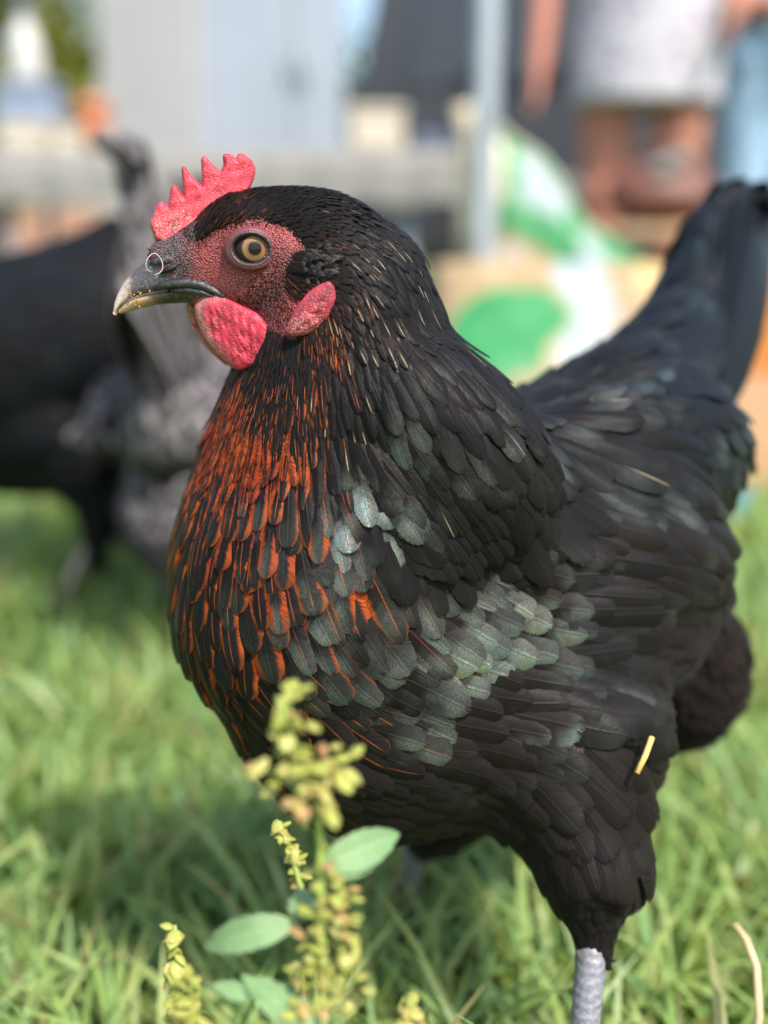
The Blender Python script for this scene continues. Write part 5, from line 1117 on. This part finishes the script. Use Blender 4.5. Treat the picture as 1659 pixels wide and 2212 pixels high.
def person(pos, yaw, label, arms, clothes, sc=1.0, fine=None):
    o0 = empty('person', (pos[0], pos[1], 0), label, 'person'); cy, sy = math.cos(yaw), math.sin(yaw); Rm = np.array([[cy, -sy, 0], [sy, cy, 0], [0, 0, 1.0]])
    h0 = arms[1][2]
    f = Field(axis_steps(-.42, .42, .014, (h0[0]-.06, h0[0]+.06), .006), axis_steps(-.40, .24, .014, (h0[1]-.06, h0[1]+.06), .006), axis_steps(0, 1.74, .014, (h0[2]-.20, h0[2]+.03), .006)); I3 = np.eye(3)
    for s in (1, -1):
        f.cone((s*.095, 0, .90), (s*.10, -.005, .50), .090, .058, .03); f.cone((s*.10, -.005, .50), (s*.105, .02, .09), .056, .036, .02); f.ell((s*.102, .012, .36), I3, (.052, .060, .10), .02); f.cone((s*.105, .03, .045), (s*.12, -.14, .03), .042, .030, .02)
    f.ell((0, 0, .95), I3, (.17, .115, .13), .05); f.ell((0, 0, 1.12), I3, (.145, .10, .16), .05); f.ell((0, 0, 1.32), I3, (.175, .11, .15), .05); f.cone((0, 0, 1.42), (0, -.01, 1.54), .055, .052, .03)
    f.ell((0, -.015, 1.63), I3, (.074, .095, .112), .02); f.cone((0, -.105, 1.63), (0, -.118, 1.605), .010, .014, .01)
    for s in (1, -1): f.ell((s*.076, 0, 1.62), I3, (.010, .018, .028), .006); f.cone((s*.14, 0, 1.41), (s*.19, 0, 1.40), .06, .055, .03)
    for sh, el, wr, curl in arms:
        f.cone(sh, el, .050, .040, .02); f.cone(el, wr, .040, .026, .015); sh, el, wr = map(np.asarray, (sh, el, wr)); d = unit(wr-el); sd_ = unit(np.cross(d, [1.0, .2, .1])); nm = unit(np.cross(d, sd_)); palm = wr+d*.055
        f.cone(wr, palm, .025, .030, .012, (nm, .6))
        for k, (o_, L_) in enumerate(((-.027, .060), (-.009, .070), (.009, .066), (.026, .052))):
            a0 = palm+sd_*o_+d*.018; a1 = a0+unit(d+nm*curl*.4+sd_*o_*3)*L_*.5; a2 = a1+unit(d+nm*curl)*L_*.5; f.cone(a0, a1, .0095, .0085, .004); f.cone(a1, a2, .0085, .0075, .004)
        a0 = wr+d*.02-sd_*.022; a1 = a0+unit(d-sd_*.9+nm*.3)*.04; f.cone(a0, a1, .011, .010, .006); f.cone(a1, a1+unit(d+nm*.3)*.03, .010, .008, .004)
    V, Fq = f.mesh(); tr = lambda v: (np.asarray(v)*sc)@Rm.T+np.array([pos[0], pos[1], 0])
    child(mesh_obj('body', tr(V), Fq, M['skin_tan']), o0)
    def garment(name, mat, prims, lo=None, hi=None, h=.013):
        f = Field(np.arange(-.50, .50, h), np.arange(-.30, .30, h), np.arange(0, 1.62, h))
        for q in prims: (f.cone if q[0] == 'c' else f.ell)(*q[1:])
        F_ = f.F
        if lo is not None: F_ = np.maximum(F_, (lo-f.Z))
        if hi is not None: F_ = np.maximum(F_, (f.Z-hi))
        f.F = F_; v, q = f.mesh(); child(mesh_obj(name, tr(v), q, mat), o0)
    clothes(garment, I3)
    garment('hair', M['hair'], [('e', (0, .022, 1.665), I3, (.088, .098, .100), .02), ('e', (0, .06, 1.58), I3, (.075, .05, .09), .02)], 1.50)
    for s in (1, -1): garment('shoe', M['shoe'], [('c', (s*.105, .035, .05), (s*.122, -.15, .036), .052, .042, .02)], .002, .09)
    for s in (1, -1): mb = MB(); mb.lathe([(.0005, .010), (.008, .006), (.010, 0), (.008, -.006), (.0005, -.010)], tr((s*.03, -.098, 1.645)), 10); mb.build('eye', bpy.data.materials['nostril_dark'], o0)
    return o0
def shirt_a(g, I3):
    g('shirt', M['shirt'], [('e', (0, 0, 1.30), I3, (.215, .145, .20), .05), ('c', (0, 0, 1.25), (0, 0, .76), .175, .205, .04, ((0, 1, 0), .80)), ('c', (.17, 0, 1.40), (.27, -.01, 1.24), .075, .080, .03), ('c', (-.17, 0, 1.40), (-.27, -.01, 1.24), .075, .080, .03)], .735, 1.47)
    g('shorts', M['denim'], [('c', (.09, 0, .95), (.10, 0, .72), .098, .085, .03), ('c', (-.09, 0, .95), (-.10, 0, .72), .098, .085, .03)], .755, 1.02)
D = 3.2; p = gpos(1392, D, .8)
person((p[0], D), R(-12), 'person in a pale dotted shirt with bare legs behind the feed sacks', [((-.19, 0, 1.40), (-.275, .02, 1.08), (-.285, -.04, .83), .35), ((.19, 0, 1.40), (.26, .02, 1.10), (.22, -.16, .95), .5)], shirt_a)
def jeans_b(g, I3):
    g('jeans', M['denim'], [('c', (.09, 0, .95), (.10, -.005, .50), .112, .082, .03), ('c', (-.09, 0, .95), (-.10, -.005, .50), .112, .082, .03), ('c', (.10, -.005, .50), (.105, .02, .08), .082, .068, .02), ('c', (-.10, -.005, .50), (-.105, .02, .08), .082, .068, .02), ('e', (0, 0, .93), I3, (.19, .135, .11), .05)], .07, 1.0)
    g('tee_shirt', M['tee'], [('e', (0, 0, 1.30), I3, (.20, .135, .20), .05), ('e', (0, 0, 1.10), I3, (.18, .13, .20), .05), ('c', (.17, 0, 1.40), (.25, -.01, 1.26), .070, .072, .03), ('c', (-.17, 0, 1.40), (-.25, -.01, 1.26), .070, .072, .03)], .97, 1.47)
D = 3.75; p = gpos(1668, D)
person((p[0], D), R(14), 'person in light blue jeans with arms bent at the upper right edge', [((-.19, 0, 1.40), (-.25, .0, 1.12), (-.04, -.22, 1.03), .5), ((.19, 0, 1.40), (.25, .0, 1.12), (.05, -.22, 1.08), .5)], jeans_b)

# low brick wall far across the lawn
t = NT('far_brick'); o = t.coord('Object'); br = t.n.new('ShaderNodeTexBrick'); t.set('Vector', t.comb(t.sep(o)[0], t.sep(o)[2], 0.0), br); t.set('Scale', 1.0, br); t.set('Brick Width', .225, br); t.set('Row Height', .075, br); t.set('Mortar Size', .010, br); t.set('Color1', (.42, .15, .075), br); t.set('Color2', (.30, .10, .055), br); t.set('Mortar', (.40, .36, .31), br)
t.set('Base Color', br.outputs['Color']); t.set('Roughness', .9); M['brick'] = t.m
wl0 = empty('garden_wall', (-4, 21, 0), 'low red brick garden wall far across the lawn at the left', 'wall'); mb = MB(); mb.box((-6, 21, .45), (16, .24, .90), 0, 0); mb.build('brickwork', M['brick'], wl0, False); mb = MB(); mb.box((-6, 21, .935), (16.1, .32, .065), 0, .01); mb.build('coping', m_simple('coping_stone', (.40, .36, .32), .9), wl0, False)
# shrubs and trees beyond
def m_fol(name, a_, b_):
    t = NT(name); n = t.noise(t.coord('Object'), 1.7, 3.0); r_ = t.attr('lrnd').outputs['Fac']; c = t.mix(t.ss(t.add(t.mul(n, .5), t.mul(r_, .5)), .3, .7), a_, b_); t.set('Base Color', c); t.set('Roughness', .55)
    tr = t.node('BsdfTranslucent'); t.set(0, c, tr); mx = t.n.new('ShaderNodeMixShader'); mx.inputs[0].default_value = .35; t.l.new(t.b.outputs[0], mx.inputs[1]); t.l.new(tr.outputs[0], mx.inputs[2]); t.l.new(mx.outputs[0], t.out.inputs[0]); return t.m
M['fol_y'] = m_fol('yellow_green_leaves', (.14, .17, .02), (.34, .33, .05)); M['fol_g'] = m_fol('mid_green_leaves', (.04, .09, .02), (.09, .16, .03)); M['bark'] = m_simple('bark', (.09, .065, .045), .9, .2, 0, .3, 12.0, .6, 30.0)
def tree(pos, h, wd, mat, label, n, ls, seed, trunk_h=.35):
    r = np.random.default_rng(seed); o0 = empty('tree', pos, label, 'tree', 'trees beyond the lawn'); pos = np.asarray(pos); mb = MB(); top = pos+np.array([0, 0, h*.8]); mb.tube([pos-[0, 0, .05], pos+[.03*h, 0, h*.3], pos+[0, .02*h, h*.55], top], [.05*h*.6, .04*h*.6, .025*h*.6, .01*h*.6], 9)
    cl = []
    for k in range(16):
        a_ = k*2.4; z = trunk_h+(1-trunk_h)*(.12+.8*r.random()); c = pos+np.array([math.cos(a_)*wd*.33*r.uniform(.5, 1.1), math.sin(a_)*wd*.33*r.uniform(.5, 1.1), h*z]); cl.append((c, wd*r.uniform(.16, .27))); st_ = pos+np.array([0, 0, h*max(.2, z-.25)]); mb.tube([st_, (st_+c)/2+[0, 0, .03*h], c], [.012*h, .008*h, .003*h], 6)
    mb.build('trunk', M['bark'], o0)
    k = r.integers(0, 16, n); C = np.array([c for c, _ in cl])[k]; rad = np.array([q for _, q in cl])[k]; d = r.normal(size=(n, 3)); d /= np.linalg.norm(d, axis=1)[:, None]; P = C+d*(rad*r.random(n)**.4)[:, None]
    a_ = r.normal(size=(n, 3)); a_ /= np.linalg.norm(a_, axis=1)[:, None]; b_ = np.cross(a_, r.normal(size=(n, 3))); b_ /= np.linalg.norm(b_, axis=1)[:, None]; s = ls*(.6+.8*r.random(n))[:, None]
    V = np.stack([P-a_*s, P-b_*s*.5, P+a_*s, P+b_*s*.5], 1).reshape(-1, 3); F = np.arange(n*4).reshape(-1, 4); o = mesh_obj('crown', V, F, mat); child(o, o0)
    at_ = o.data.attributes.new('lrnd', 'FLOAT', 'POINT'); at_.data.foreach_set('value', np.repeat(r.random(n), 4))
for k, (x, y, h, wd, mt, lb) in enumerate([(-4.2, 12.0, 3.4, 3.2, 'fol_y', 'yellow green tree beyond the left end of the table'), (-7.5, 15, 4.2, 4.0, 'fol_g', 'darker green tree at the far left'), (-1.5, 24, 6.0, 6.0, 'fol_g', 'broad green tree far behind the pale cabinet'), (4, 17, 5, 5, 'fol_g', 'green tree behind the charcoal van'), (9, 19, 6, 6, 'fol_y', 'yellow green tree behind the people at the right')]):
    tree((x, y, 0), h, wd, M[mt], lb, 5000, .10, 50+k, .08)
